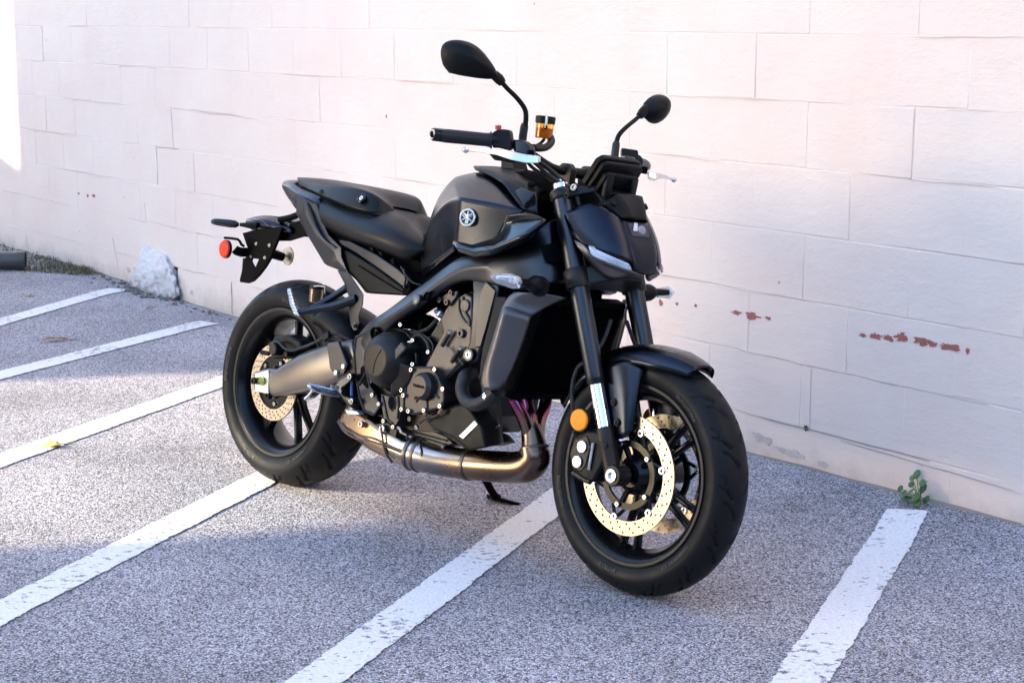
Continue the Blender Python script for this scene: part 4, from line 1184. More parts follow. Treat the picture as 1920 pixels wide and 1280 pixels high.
# ---------------------------------------------------------------- main frame
fr_secs = []
for t_, m_, b_, ti, bi in [
    ((0.4344, -0.1500, 0.5066), (0.4746, -0.1630, 0.4890), (0.5063, -0.1580, 0.4603), -.115, -.115),
    ((0.4691, -0.1500, 0.5550), (0.5292, -0.1700, 0.5499), (0.5690, -0.1600, 0.5434), -.11, -.11),
    ((0.5608, -0.1550, 0.5991), (0.6246, -0.1780, 0.5970), (0.6489, -0.1650, 0.5888), -.11, -.11),
    ((0.6290, -0.1580, 0.6468), (0.6961, -0.1840, 0.6374), (0.7194, -0.1700, 0.6248), -.11, -.11),
    ((0.7118, -0.1600, 0.6954), (0.7730, -0.1880, 0.6863), (0.7914, -0.1760, 0.6746), -.11, -.11),
    ((0.7851, -0.1650, 0.7431), (0.8327, -0.1900, 0.7239), (0.8442, -0.1820, 0.7029), -.11, -.11),
    ((0.8531, -0.1750, 0.7805), (0.8919, -0.1950, 0.7523), (0.8997, -0.1860, 0.7200), -.11, -.11),
    ((0.9432, -0.1800, 0.8029), (0.9730, -0.1960, 0.7606), (0.9795, -0.1880, 0.7175), -.10, -.11),
    ((1.0262, -0.1680, 0.8294), (1.0538, -0.1820, 0.7833), (1.0657, -0.1820, 0.7095), -.09, -.10),
    ((1.0790, -0.1400, 0.8703), (1.1144, -0.1580, 0.7976), (1.1283, -0.1600, 0.7230), -.07, -.09),
    ((1.1044, -0.1120, 0.8991), (1.1379, -0.1240, 0.8223), (1.1530, -0.1300, 0.7407), -.05, -.07),
    ((1.1049, -0.0720, 0.9159), (1.1363, -0.0800, 0.8386), (1.1666, -0.0900, 0.7565), -.02, -.04)]:
    fr_secs.append([t_, m_, b_, (b_[0], bi, b_[2]), (t_[0], ti, t_[2])])
frame = loft('frame', fr_secs, M_FRAME, bike, bev=.008, mirror=True, sub=1, seg=3)
# front hanger leg
leg_s = []
def leg_sec(l_, r_): return [l_, r_, (r_[0], -.12, r_[2]), (l_[0], -.12, l_[2])]
loft('engine_hanger', [leg_sec((0.9105, -0.1780, 0.7272), (1.0165, -0.1820, 0.7218)), leg_sec((0.9266, -0.1860, 0.6936), (1.0209, -0.1880, 0.6835)), leg_sec((0.9339, -0.1860, 0.6233), (1.0022, -0.1860, 0.6262)), leg_sec((0.9335, -0.1840, 0.5617), (0.9802, -0.1800, 0.5611)), leg_sec((0.9184, -0.1820, 0.5274), (0.9604, -0.1760, 0.5068))], M_FRAME, frame, bev=.007, seg=3)
plate('hanger_web', [(0.9793, -0.1905, 0.7228), (1.0193, -0.1915, 0.7038), (1.0020, -0.1885, 0.6316), (0.9802, -0.1865, 0.5540), (0.9608, -0.1865, 0.5486), (0.9552, -0.1885, 0.6342), (0.9609, -0.1895, 0.6932)], .004, M_FRAME, frame, bev=.0018)
lathe('hanger_boss', [(-.03, .017), (.004, .017), (.006, .015), (.006, .0115), (.001, .011), (.001, 0)], (0.9432, -0.1860, 0.5280), (.1, -1, 0), M_FRAME, frame, 32)
lathe('hanger_bolt', [(0, .0098), (.005, .0098), (.006, .009), (.006, .005), (.002, .0045), (.002, 0)], (0.9453, -0.1880, 0.5282), (.1, -1, 0), M_ZINC, frame, 24)
# pivot plate with raised rim
pv = [(0.4462, -0.1580, 0.5095), (0.5015, -0.1600, 0.5317), (0.5584, -0.1600, 0.5242), (0.5750, -0.1600, 0.5071), (0.5357, -0.1600, 0.4943), (0.5178, -0.1600, 0.4619), (0.5090, -0.1580, 0.4155), (0.5288, -0.1580, 0.3809), (0.5601, -0.1580, 0.3602), (0.5806, -0.1580, 0.3336), (0.5597, -0.1580, 0.3062), (0.5169, -0.1580, 0.3113), (0.4871, -0.1580, 0.3488), (0.4606, -0.1580, 0.4084), (0.4437, -0.1580, 0.4667)]
pvp = plate('pivot_plate', pv, .04, M_FRAME, frame, bev=.004)
for q in range(len(pv)):
    if q in (2, 3, 4): continue
    tube('plate_rim', [pv[q], pv[(q + 1) % len(pv)]], .0038, M_FRAME, pvp, 1, 8)
tube('plate_rim', [(0.4823, -0.1600, 0.3783), (0.5135, -0.1600, 0.4312), (0.5318, -0.1600, 0.4758), (0.5435, -0.1600, 0.5028)], .0038, M_FRAME, pvp, 4, 8)
plate('pivot_slot', [(0.4808, -0.1595, 0.4265), (0.4908, -0.1595, 0.4370), (0.5033, -0.1595, 0.4327), (0.5132, -0.1595, 0.4011), (0.5260, -0.1595, 0.3805), (0.5176, -0.1595, 0.3747), (0.4973, -0.1595, 0.3836), (0.4842, -0.1595, 0.4058)], .002, M_DARK, pvp, bev=0)
lathe('bolt_well', [(-.004, .0175), (.003, .0175), (.004, .0155), (.003, .0145), (-.006, .0125), (-.006, .006), (.0, .0055), (.0, 0)], (0.5415, -0.1720, 0.5321), (0, -1, 0), M_DARK, frame, 30)
w_ = lathe('bolt_well', [(-.004, .0125), (.002, .0125), (.003, .0115), (-.004, .0105), (-.004, .006), (.001, .0055), (.001, 0)], (0.7603, -0.1900, 0.6590), (0, -1, .15), M_DARK, frame, 30)
lathe('frame_cap', [(-.006, .0155), (.003, .0155), (.005, .0135), (.006, .008), (.006, 0)], (0.7169, -0.1880, 0.6455), (0, -1, .15), M_SHROUD, frame, 36)
# dark opening of the air duct in the head plate
plate('air_duct', [(1.1291, -0.1550, 0.8303), (1.1467, -0.1100, 0.8485), (1.1512, -0.0980, 0.8307), (1.1596, -0.1000, 0.8015), (1.1582, -0.1200, 0.7893), (1.1475, -0.1550, 0.7983)], .006, M_DARK, frame, n=(.2, -1, .0), bev=.001)

# ---------------------------------------------------------------- radiator and its shrouds
rad_z0, rad_z1 = .452, .72
rd0 = V((1.070, 0, .452)); rd1 = V((1.140, 0, .690)); rn = V((rd1.z - rd0.z, 0, -(rd1.x - rd0.x))).normalized()
bm = bmesh.new()
for k in range(56):                             # cooling fins
    p = rd0.lerp(rd1, (k + .5) / 56)
    M_ = Matrix((rn, V((0, 1, 0)), (rd1 - rd0).normalized())).transposed()
    add_box(bm, p, (.022, .296, .0013), M_)
fins = bm
bm = bmesh.new(); M_ = Matrix((rn, V((0, 1, 0)), (rd1 - rd0).normalized())).transposed()
add_box(bm, rd0.lerp(rd1, .5) - rn * .012, (.012, .30, .25), M_)
add_box(bm, rd0 - (rd1 - rd0).normalized() * .008, (.034, .31, .016), M_); add_box(bm, rd1 + (rd1 - rd0).normalized() * .008, (.034, .31, .016), M_)
for s_ in (-1, 1): add_box(bm, rd0.lerp(rd1, .5) + V((0, .153 * s_, 0)), (.034, .012, .27), M_)
radi = build('radiator', bm, M_DARK, bike, bev=.003)
tag(build('cooling_fins', fins, M_DARK, radi), kind='stuff')
bm = bmesh.new(); add_box(bm, (1.09, 0, .735), (.03, .24, .10)); build('dark_gap_filler', bm, M_DARK, radi, bev=.003)  # added dark filler, blackens the gap between frame and radiator
bm = bmesh.new(); add_lathe(bm, [(-.03, .10), (0, .10), (0, .02), (-.03, .02)], rd0.lerp(rd1, .5) - rn * .03, rn, 32, True)
build('fan', bm, M_DARK, radi)
for m_ in (1, -1):
    def mm(l): return [V((p[0], p[1] * m_, p[2])) for p in l]
    side = [mm([(1.0818, -0.2220, 0.6593), (1.0590, -0.2240, 0.5583), (1.0302, -0.2240, 0.4665), (1.0538, -0.2220, 0.4550)]), mm([(1.0975, -0.2260, 0.6718), (1.0804, -0.2280, 0.5734), (1.0576, -0.2280, 0.4952), (1.0774, -0.2220, 0.4559)]), mm([(1.1197, -0.2050, 0.6645), (1.1093, -0.2050, 0.5846), (1.0889, -0.2060, 0.5001), (1.0831, -0.2050, 0.4568)]), mm([(1.1440, -0.1780, 0.6536), (1.1297, -0.1800, 0.5880), (1.1051, -0.1880, 0.5027), (1.0809, -0.1900, 0.4594)])]
    sh = surf('radiator_shroud', side, M_SHROUD, bike, sub=2, thick=.006, crease_rows=(0, 1, 3), cr=.9)
    top = [mm([(1.0818, -0.2220, 0.6593), (1.0975, -0.2260, 0.6718), (1.1226, -0.2040, 0.6635), (1.1459, -0.1780, 0.6538)]), mm([(1.0877, -0.2180, 0.6818), (1.1058, -0.2140, 0.6881), (1.1382, -0.1800, 0.6785), (1.1650, -0.1500, 0.6816)]),
           mm([(1.0925, -0.2120, 0.6975), (1.1281, -0.2050, 0.7073), (1.1591, -0.1650, 0.7046), (1.1900, -0.1320, 0.6988)]), mm([(1.1049, -0.2050, 0.7087), (1.1540, -0.1900, 0.7136), (1.1787, -0.1500, 0.7142), (1.2029, -0.1180, 0.7090)])]
    surf('shroud_top', top, M_SHROUD, sh, sub=2, thick=.005, crease_rows=(0, 3), crease_cols=(0, 3), cr=1.0)
    plate('shroud_inner', mm([(1.0273, -0.1950, 0.6894), (1.0659, -0.1950, 0.6939), (1.0587, -0.2050, 0.6326), (1.0369, -0.2100, 0.5061), (1.0130, -0.2100, 0.4682), (1.0093, -0.2050, 0.5575)]), .012 * m_, M_PLASTIC, sh, bev=.003)
    lathe('shroud_lug', [(-.004, .011), (.004, .011), (.004, .006), (.002, 0)], mm([(1.0824, -0.1900, 0.4500)])[0], (.5, -m_, 0), M_PLASTIC, sh, 20)
    # front indicators
    st = tube('indicator_stalk', mm([(1.1640, -0.1800, 0.7313), (1.1820, -0.2180, 0.7368), (1.1792, -0.2380, 0.7382), (1.1948, -0.2800, 0.7417)]), [.026, .0225, .011, .0075], M_PLASTIC, bike, 3, 20)
    ind = loft('indicator', [
        mm([(1.1950, -0.2800, 0.7522), (1.2065, -0.2840, 0.7401), (1.1938, -0.2800, 0.7245), (1.1691, -0.2630, 0.7239), (1.1606, -0.2620, 0.7469)]),
        mm([(1.1822, -0.2960, 0.7579), (1.1965, -0.3040, 0.7433), (1.1862, -0.2980, 0.7228), (1.1599, -0.2800, 0.7247), (1.1520, -0.2800, 0.7503)]),
        mm([(1.1531, -0.3260, 0.7558), (1.1608, -0.3300, 0.7459), (1.1608, -0.3260, 0.7317), (1.1403, -0.3140, 0.7340), (1.1322, -0.3140, 0.7490)]),
        mm([(1.1486, -0.3370, 0.7495), (1.1513, -0.3390, 0.7458), (1.1550, -0.3380, 0.7397), (1.1427, -0.3320, 0.7413), (1.1382, -0.3320, 0.7460)])], M_LENS, st, bev=.002)
    tube('indicator_filament', mm([(1.1741, -0.2800, 0.7421), (1.1616, -0.2960, 0.7452), (1.1488, -0.3200, 0.7439)]), [.0045, .0045, .003], M_CHROME, ind, 1, 8)
    for q in mm([(1.1753, -0.2960, 0.7427), (1.1854, -0.2910, 0.7414)]): lathe('indicator_bulb', [(-.003, .0042), (.002, .0042), (.003, .003), (.003, 0)], q, (.5, -.8 * m_, 0), M_CHROME, ind, 14)

# ---------------------------------------------------------------- exhaust
ex = tube('exhaust', [(1.0842, -0.0550, 0.3077), (1.0944, -0.0550, 0.2814), (1.0725, -0.0550, 0.2576), (1.0355, -0.0600, 0.2452), (0.9601, -0.0700, 0.2343), (0.8804, -0.0820, 0.2255), (0.8047, -0.1000, 0.2207), (0.7450, -0.1150, 0.2219), (0.6938, -0.1250, 0.2246)], [.038, .041, .043, .0425, .0415, .041, .042, .044, .046], M_EXH, bike, 5, 32)
for p, q, r_ in (((0.8878, -0.0810, 0.2254), (0.8753, -0.0830, 0.2246), .0432), ((0.7296, -0.1170, 0.2221), (0.7184, -0.1190, 0.2230), .0475), ((0.7072, -0.1230, 0.2240), (0.6960, -0.1250, 0.2250), .0482)):
    p = V(p); q = V(q)
    lathe('weld_band', [(-.006, r_ - .0015), (-.005, r_), (0, r_ + .001), (.005, r_), (.006, r_ - .0015)], p.lerp(q, .5), q - p, M_EXHB, ex, 40)
tube('weld_bead', [(0.7501, -0.1500, 0.2586), (0.7662, -0.1550, 0.2353), (0.7606, -0.1350, 0.1973)], .003, M_EXHB, ex, 3, 6)
muf = loft('muffler', [
    [(0.7454, -0.1400, 0.2577), (0.7760, -0.1400, 0.2047), (0.6958, -0.1000, 0.1739), (0.5854, 0.0000, 0.1506), (0.5637, 0.0000, 0.2265), (0.6850, -0.1100, 0.2554)],
    [(0.6842, -0.1600, 0.2575), (0.6889, -0.1650, 0.2098), (0.6292, -0.1300, 0.1862), (0.4474, 0.0300, 0.1490), (0.4663, 0.0300, 0.2371), (0.6564, -0.1300, 0.2686)],
    [(0.6117, -0.1720, 0.2747), (0.5888, -0.1750, 0.2261), (0.5315, -0.1400, 0.2048), (0.2974, 0.0600, 0.1594), (0.3309, 0.0600, 0.2567), (0.5745, -0.1400, 0.2831)],
    [(0.4920, -0.1680, 0.3072), (0.4591, -0.1720, 0.2487), (0.4016, -0.1400, 0.2386), (0.1470, 0.0700, 0.1932), (0.1938, 0.0700, 0.2991), (0.4493, -0.1300, 0.3125)],
    [(0.4433, -0.1550, 0.3176), (0.4108, -0.1580, 0.2603), (0.3667, -0.1300, 0.2558), (0.1350, 0.0600, 0.2159), (0.1684, 0.0600, 0.2951), (0.3997, -0.1200, 0.3199)]], M_EXH, ex, bev=.010, seg=4)
tube('weld_seam', [(0.4187, -0.1630, 0.2647), (0.4686, -0.1760, 0.2504), (0.5243, -0.1780, 0.2433), (0.5892, -0.1780, 0.2456), (0.6614, -0.1700, 0.2344), (0.7137, -0.1660, 0.2290)], .0028, M_EXHB, muf, 4, 8)
tube('weld_seam', [(0.4093, -0.1630, 0.2631), (0.4602, -0.1760, 0.2429), (0.5167, -0.1780, 0.2329), (0.5906, -0.1780, 0.2369), (0.6624, -0.1700, 0.2287), (0.7055, -0.1660, 0.2246)], .0022, M_EXHB, muf, 4, 8)
tube('weld_seam', [(0.6144, -0.1760, 0.2871), (0.6225, -0.1780, 0.2662), (0.6367, -0.1720, 0.2197), (0.6396, -0.1450, 0.1884)], .0035, M_EXHB, muf, 4, 8)
for pp_ in ([(1.0321, -0.1100, 0.4595), (1.0488, -0.1050, 0.4229), (1.0672, -0.0850, 0.3796), (1.0740, -0.0600, 0.3285)], [(1.0084, -0.0300, 0.4508), (1.0232, -0.0350, 0.4147), (1.0558, -0.0450, 0.3733), (1.0778, -0.0500, 0.3291)], [(1.0110, 0.0500, 0.4518), (1.0276, 0.0300, 0.4083), (1.0485, -0.0050, 0.3690), (1.0768, -0.0350, 0.3287)]):
    tube('header_pipe', pp_, [.0165, .0165, .017, .018], M_PIPEH, ex, 5, 20)
tube('collector', [(1.0673, -0.0580, 0.3583), (1.0779, -0.0550, 0.3348), (1.0881, -0.0550, 0.3084), (1.0945, -0.0550, 0.2927)], [.026, .030, .034, .039], M_EXH, ex, 3, 28)
plate('collector_gusset', [(1.0691, -0.0700, 0.3728), (1.0731, -0.0500, 0.3705), (1.0917, -0.0600, 0.3414), (1.0861, -0.0700, 0.3406)], .003, M_EXH, ex, bev=.001)
lathe('weld_band', [(-.004, .0355), (-.002, .0377), (.002, .0377), (.004, .0355)], (1.0900, -0.0550, 0.3087), V((1.0863, -0.0550, 0.3194)) - V((1.0945, -0.0550, 0.2927)), M_EXHB, ex, 32)
plate('exhaust_stay', [(0.5675, -0.1650, 0.2821), (0.6293, -0.1650, 0.2970), (0.6644, -0.1600, 0.2821), (0.6611, -0.1600, 0.2608), (0.6153, -0.1650, 0.2440), (0.5539, -0.1700, 0.2604), (0.4716, -0.1700, 0.2736), (0.4886, -0.1700, 0.2855)], .008, M_ENGINE2, bike, bev=.002)
bolt((0.5353, -0.1800, 0.2768), bike, BOLTB, None, .8)
plate('heat_pad', [(0.4671, -0.1900, 0.3063), (0.5183, -0.1900, 0.3116), (0.5337, -0.1900, 0.3036), (0.4832, -0.1900, 0.2953)], .02, M_PEG, bike, bev=.002)
# gearbox underside, swingarm linkage lumps
plate('gearbox', [(0.4278, -0.1200, 0.3397), (0.5051, -0.1200, 0.3321), (0.5410, -0.1200, 0.2849), (0.5162, -0.1200, 0.2655), (0.4456, -0.1200, 0.2904), (0.4135, -0.1200, 0.3098)], .22, M_DARK, crank, bev=.006)

# ---------------------------------------------------------------- swingarm, rear brake, pegs
def round_sec(t_, b_, yi, k=.016):
    t_ = V(t_); b_ = V(b_)
    out = []
    for f, dy in ((0, k), (.10, k * .35), (.34, 0), (.66, 0), (.90, k * .4), (1, k * 1.1)):
        p = t_.lerp(b_, f); out.append(V((p.x, p.y + dy, p.z)))
    return out + [V((b_.x, yi, b_.z)), V((t_.x, yi, t_.z))]
sw_secs = [round_sec(t_, b_, yi, k) for t_, b_, yi, k in (
    ((-0.0174, -0.1580, 0.3431), (-0.0082, -0.1580, 0.2893), -.120, .003), ((0.0545, -0.1600, 0.3648), (0.0684, -0.1600, 0.2834), -.118, .004),
    ((0.0862, -0.1600, 0.3662), (0.1046, -0.1600, 0.2890), -.112, .010), ((0.1276, -0.1630, 0.3944), (0.1538, -0.1630, 0.3015), -.108, .016),
    ((0.1810, -0.1640, 0.4240), (0.2194, -0.1640, 0.3180), -.105, .019), ((0.2405, -0.1620, 0.4495), (0.2937, -0.1620, 0.3419), -.10, .019),
    ((0.3133, -0.1560, 0.4766), (0.3698, -0.1560, 0.3736), -.09, .018), ((0.3973, -0.1420, 0.4974), (0.4506, -0.1420, 0.4224), -.06, .014))]
sw = loft('swingarm', sw_secs, M_SWING, bike, bev=.003, seg=2, mirror=True)
plate('axle_plate', [(-0.0025, -0.1625, 0.3403), (0.0615, -0.1625, 0.3594), (0.0732, -0.1625, 0.2905), (0.0063, -0.1625, 0.2882)], .004, M_ALU, sw, bev=.001)
ax = lathe('rear_axle_nut', [(0, .016), (.002, .016), (.003, .0125), (.012, .0125), (.012, .008), (.017, .0075), (.017, .003), (.012, 0)], (0.0362, -0.1650, 0.3234), (0, -1, 0), M_YEL, sw, 6)
lathe('rear_axle', [(0, .0105), (.022, .0105), (.023, .0095), (.023, .0055), (.016, .005), (.016, 0)], (0.0298, -0.1700, 0.3224), (0, -1, 0), M_ENGINE2, sw, 24)
plate('swingarm_guard', [(0.3260, -0.1660, 0.4765), (0.3777, -0.1660, 0.4895), (0.4290, -0.1660, 0.4280), (0.4186, -0.1660, 0.4037), (0.3854, -0.1660, 0.3850), (0.3523, -0.1660, 0.4078)], .010, M_FRAME, sw, bev=.003)
bolts([(0.3891, -0.1690, 0.4001), (0.4193, -0.1690, 0.4220)], sw, BOLTC, None, 1.1)
bolt((0.0669, -0.1550, 0.2832), sw, BOLTK, None, 1.6)
# pivot end
lathe('pivot_collar', [(-.02, .030), (.02, .030), (.024, .026), (.024, 0)], (0.4455, -0.1300, 0.4218), (0, -1, 0), M_ENGINE2, sw, 32)
rc = plate('rear_caliper', [(0.0234, -0.1250, 0.4579), (0.0901, -0.1250, 0.4715), (0.1497, -0.1250, 0.4586), (0.1630, -0.1250, 0.4414), (0.1199, -0.1250, 0.4196), (0.0762, -0.1250, 0.3974), (0.0189, -0.1250, 0.3894), (0.0024, -0.1250, 0.4228)], .06, M_PLASTIC, bike, bev=.006)
lathe('caliper_piston', [(-.01, .0185), (.022, .0185), (.025, .016), (.025, 0)], (0.0575, -0.1280, 0.4221), (0, -1, 0), M_ENGINE2, rc, 32)
lathe('caliper_pin', [(-.01, .008), (.012, .008), (.012, 0)], (0.1090, -0.1300, 0.4147), (0, -1, 0), M_PLASTIC, rc, 18)
lathe('caliper_pin', [(-.01, .007), (.02, .007), (.02, 0)], (0.0018, -0.1300, 0.4031), (-1, -.3, 0), M_PLASTIC, rc, 18)
tube('rear_brake_hose', [(0.0240, -0.1400, 0.4318), (0.0748, -0.1500, 0.4480), (0.1180, -0.1550, 0.4345), (0.1575, -0.1550, 0.4320), (0.2164, -0.1500, 0.4543), (0.2693, -0.1450, 0.4772), (0.3205, -0.1300, 0.5030), (0.3835, -0.1200, 0.4900)], .0042, M_RUBBER, rc, 5, 8)
tube('rear_brake_line', [(0.1807, -0.1500, 0.4385), (0.2405, -0.1500, 0.4623), (0.2903, -0.1400, 0.4925), (0.3480, -0.1300, 0.4850), (0.4065, -0.1300, 0.4836)], .0035, M_RUBBER, rc, 5, 8)
plate('hose_guide', [(0.2784, -0.1500, 0.4907), (0.3051, -0.1500, 0.5097), (0.3130, -0.1500, 0.4921), (0.2907, -0.1500, 0.4768)], .01, M_PLASTIC, sw, bev=.002)

# footrest
fb = loft('footrest_bracket', [[(0.4614, -0.1780, 0.4083), (0.4713, -0.1780, 0.3916), (0.4557, -0.1650, 0.3894), (0.4457, -0.1650, 0.4062)], [(0.4177, -0.1800, 0.3836), (0.4334, -0.1800, 0.3616), (0.4152, -0.1650, 0.3589), (0.3994, -0.1650, 0.3810)], [(0.4000, -0.1820, 0.3595), (0.4370, -0.1820, 0.3409), (0.4163, -0.1650, 0.3377), (0.3791, -0.1650, 0.3565)], [(0.4487, -0.1820, 0.3427), (0.4694, -0.1820, 0.3187), (0.4489, -0.1650, 0.3154), (0.4280, -0.1650, 0.3396)], [(0.4821, -0.1800, 0.3419), (0.4942, -0.1800, 0.3257), (0.4763, -0.1650, 0.3229), (0.4640, -0.1650, 0.3391)]], M_FRAME, bike, bev=.004)
for q in [(0.4677, -0.1820, 0.4001), (0.4859, -0.1820, 0.3335)]:
    lathe('bracket_boss', [(-.012, .0105), (.002, .0105), (.003, .0095), (.003, 0)], q, (0, -1, 0), M_FRAME, fb, 24); bolt(V(q) + V((0, -.004, 0)), fb, BOLTW, None, .85)
peg = loft('footpeg', [[(0.4406, -0.1900, 0.3505), (0.4472, -0.1900, 0.3394), (0.4454, -0.2000, 0.3391), (0.4338, -0.2000, 0.3509)], [(0.4406, -0.2250, 0.3548), (0.4472, -0.2250, 0.3438), (0.4315, -0.2350, 0.3413), (0.4240, -0.2350, 0.3568)], [(0.4354, -0.2750, 0.3642), (0.4420, -0.2750, 0.3533), (0.4259, -0.2850, 0.3537), (0.4187, -0.2850, 0.3676)], [(0.4361, -0.2950, 0.3701), (0.4420, -0.2950, 0.3636), (0.4314, -0.3000, 0.3649), (0.4278, -0.3000, 0.3718)]], M_PEG, fb, bev=.003)
for k in range(7):
    p = V((0.4344, -0.2360, 0.3599)).lerp(V((0.4250, -0.2920, 0.3700)), k / 6); q = V((0.4463, -0.2220, 0.3557)).lerp(V((0.4310, -0.2850, 0.3665)), k / 6)
    tube('peg_tooth', [p + V((0, 0, .003)), q + V((0, 0, .003))], .0026, M_PEG, peg, 1, 6)
tube('peg_feeler', [(0.4416, -0.2900, 0.3561), (0.4320, -0.2920, 0.3426), (0.4174, -0.2920, 0.3284)], [.0035, .0035, .0055], M_ALU, peg, 1, 10)
lathe('peg_pivot', [(-.01, .007), (.012, .007), (.012, 0)], (0.4271, -0.2000, 0.3620), (-.3, -1, 0), M_PEG, fb, 16)
tube('pedal_spring', [(0.4483, -0.1600, 0.3823), (0.4513, -0.1600, 0.3645), (0.4547, -0.1600, 0.3438)], .004, simple('blue_spring', (.02, .18, .55), .4), fb, 1, 10)

# rear mudguard (hugger)
rows = []
for i in range(9):
    t = i / 8
    th = R(14 + 38 * t); rad = .392 - .004 * (1 - t) - .062 * max(0, (t - .35) / .65) ** 1.3
    row = []
    for q, dr in ((-1, -.075), (-.97, -.02), (-.6, 0), (0, .004), (.6, 0), (.97, -.02), (1, -.075)):
        r_ = rad + dr
        row.append((AX_R.x + r_ * math.cos(th), q * .098, AX_R.z + r_ * math.sin(th)))
    rows.append(row)
surf('rear_mudguard', rows, M_PLASTIC, bike, sub=1, thick=.003)
# side stand on the far side
sst = tube('side_stand', [V((.60, .13, .27)), V((.62, .20, .17)), V((.60, .30, .075)), V((.585, .335, .062))], [.013, .012, .011, .010], M_DARK, bike, 3, 14)
plate('stand_foot', [V((.545, .325, .054)), V((.60, .305, .057)), V((.665, .335, .052)), V((.66, .365, .047)), V((.60, .375, .045)), V((.55, .36, .048))], .010, M_DARK, sst, n=(0, -.15, 1), bev=.002)

# ---------------------------------------------------------------- fuel tank and its covers
tank = surf('fuel_tank', [
    [(0.5195, -0.0000, 0.8059), (0.5321, 0.0000, 0.8964), (0.5636, 0.0000, 0.9530), (0.6086, 0.0000, 0.9920), (0.6822, 0.0000, 1.0115), (0.7807, -0.0000, 1.0234)],
    [(0.5744, -0.0550, 0.8086), (0.6119, -0.0750, 0.8817), (0.6471, -0.0800, 0.9444), (0.6990, -0.0850, 0.9811), (0.7779, -0.0800, 1.0011), (0.8676, -0.0700, 0.9992)],
    [(0.6003, -0.0850, 0.8030), (0.6475, -0.1100, 0.8642), (0.7079, -0.1300, 0.9255), (0.7795, -0.1450, 0.9552), (0.8638, -0.1400, 0.9685), (0.9561, -0.1200, 0.9586)],
    [(0.6135, -0.1000, 0.7854), (0.6647, -0.1280, 0.8424), (0.7604, -0.1680, 0.9148), (0.8637, -0.2050, 0.9292), (0.9546, -0.1900, 0.9221), (1.0575, -0.1600, 0.9120)],
    [(0.6135, -0.0960, 0.7443), (0.6587, -0.1080, 0.7818), (0.7401, -0.1380, 0.8352), (0.8601, -0.2020, 0.8678), (0.9456, -0.1850, 0.8582), (1.0632, -0.1550, 0.8815)],
    [(0.6241, -0.0980, 0.7068), (0.6957, -0.1120, 0.7443), (0.7707, -0.1420, 0.7803), (0.8532, -0.1960, 0.8059), (0.9529, -0.1850, 0.8007), (1.0636, -0.1500, 0.8477)]], M_MATTE, bike, mirror=True, sub=3, thick=0, crease_rows=(3,), crease_cols=(3,), cr=.55)
plate('knee_strip', [(0.6079, -0.1020, 0.7107), (0.6362, -0.1040, 0.7018), (0.8536, -0.1960, 0.7905), (0.8551, -0.1980, 0.8074), (0.8279, -0.1850, 0.7972), (0.6321, -0.1020, 0.7133)], .006, M_GLOSS, tank, bev=.001)
cov = surf('tank_cover', [
    [(0.6918, -0.0100, 1.0185), (0.8014, -0.0200, 1.0242), (0.9153, -0.0300, 1.0188), (0.9826, -0.0400, 0.9983), (1.0507, -0.0500, 0.9770)],
    [(0.7448, -0.0550, 1.0144), (0.8509, -0.0850, 1.0081), (0.9311, -0.1050, 0.9931), (0.9963, -0.1050, 0.9849), (1.0421, -0.0950, 0.9669)],
    [(0.7581, -0.0650, 1.0114), (0.8608, -0.0950, 0.9993), (0.9378, -0.1200, 0.9852), (1.0076, -0.1320, 0.9612), (1.0668, -0.1250, 0.9497)],
    [(0.7637, -0.0680, 1.0100), (0.8667, -0.1000, 0.9950), (0.9414, -0.1280, 0.9763), (1.0555, -0.1650, 0.9196), (1.0981, -0.1500, 0.9092)]], M_PLASTIC, tank, mirror=True, sub=2, thick=.006, crease_rows=(1, 2), crease_cols=(2, 3), cr=.7)
plate('intake_panel', [(1.0039, -0.1460, 0.9625), (1.0180, -0.1420, 0.9721), (1.0681, -0.1380, 0.9623), (1.0950, -0.1500, 0.9171), (1.0663, -0.1660, 0.9190)], .004, M_GLOSS, tank, bev=.0012)
lathe('cover_screw', [(-.004, .011), (.001, .011), (.002, .009), (.002, 0)], (1.0228, -0.1080, 0.9851), (.3, -.5, .8), M_DARK, cov, 24)
# glossy side wing under the emblem
wing = surf('tank_wing', [
    [(0.8486, -0.1970, 0.8153), (0.9131, -0.1930, 0.8103), (0.9846, -0.1860, 0.8340), (1.0208, -0.1700, 0.9000), (1.0691, -0.1660, 0.9138)],
    [(0.8532, -0.2040, 0.8082), (0.9408, -0.2140, 0.8032), (1.0340, -0.2220, 0.8224), (1.0898, -0.2050, 0.8746), (1.1373, -0.1850, 0.9056)],
    [(0.8610, -0.2080, 0.8003), (0.9631, -0.2260, 0.7950), (1.0315, -0.2360, 0.8064), (1.1510, -0.2360, 0.8550), (1.1828, -0.2050, 0.8972)],
    [(0.8621, -0.2040, 0.7922), (0.9566, -0.2180, 0.7824), (1.0286, -0.2220, 0.7947), (1.1425, -0.2180, 0.8421), (1.1755, -0.1980, 0.8878)],
    [(0.8440, -0.1800, 0.7934), (0.9207, -0.1850, 0.7865), (0.9897, -0.1850, 0.7960), (1.1043, -0.1800, 0.8426), (1.1300, -0.1650, 0.8864)]], M_GLOSS, tank, sub=2, thick=.003, crease_rows=(1, 2, 3), crease_cols=(1, 2, 3), cr=1.0)
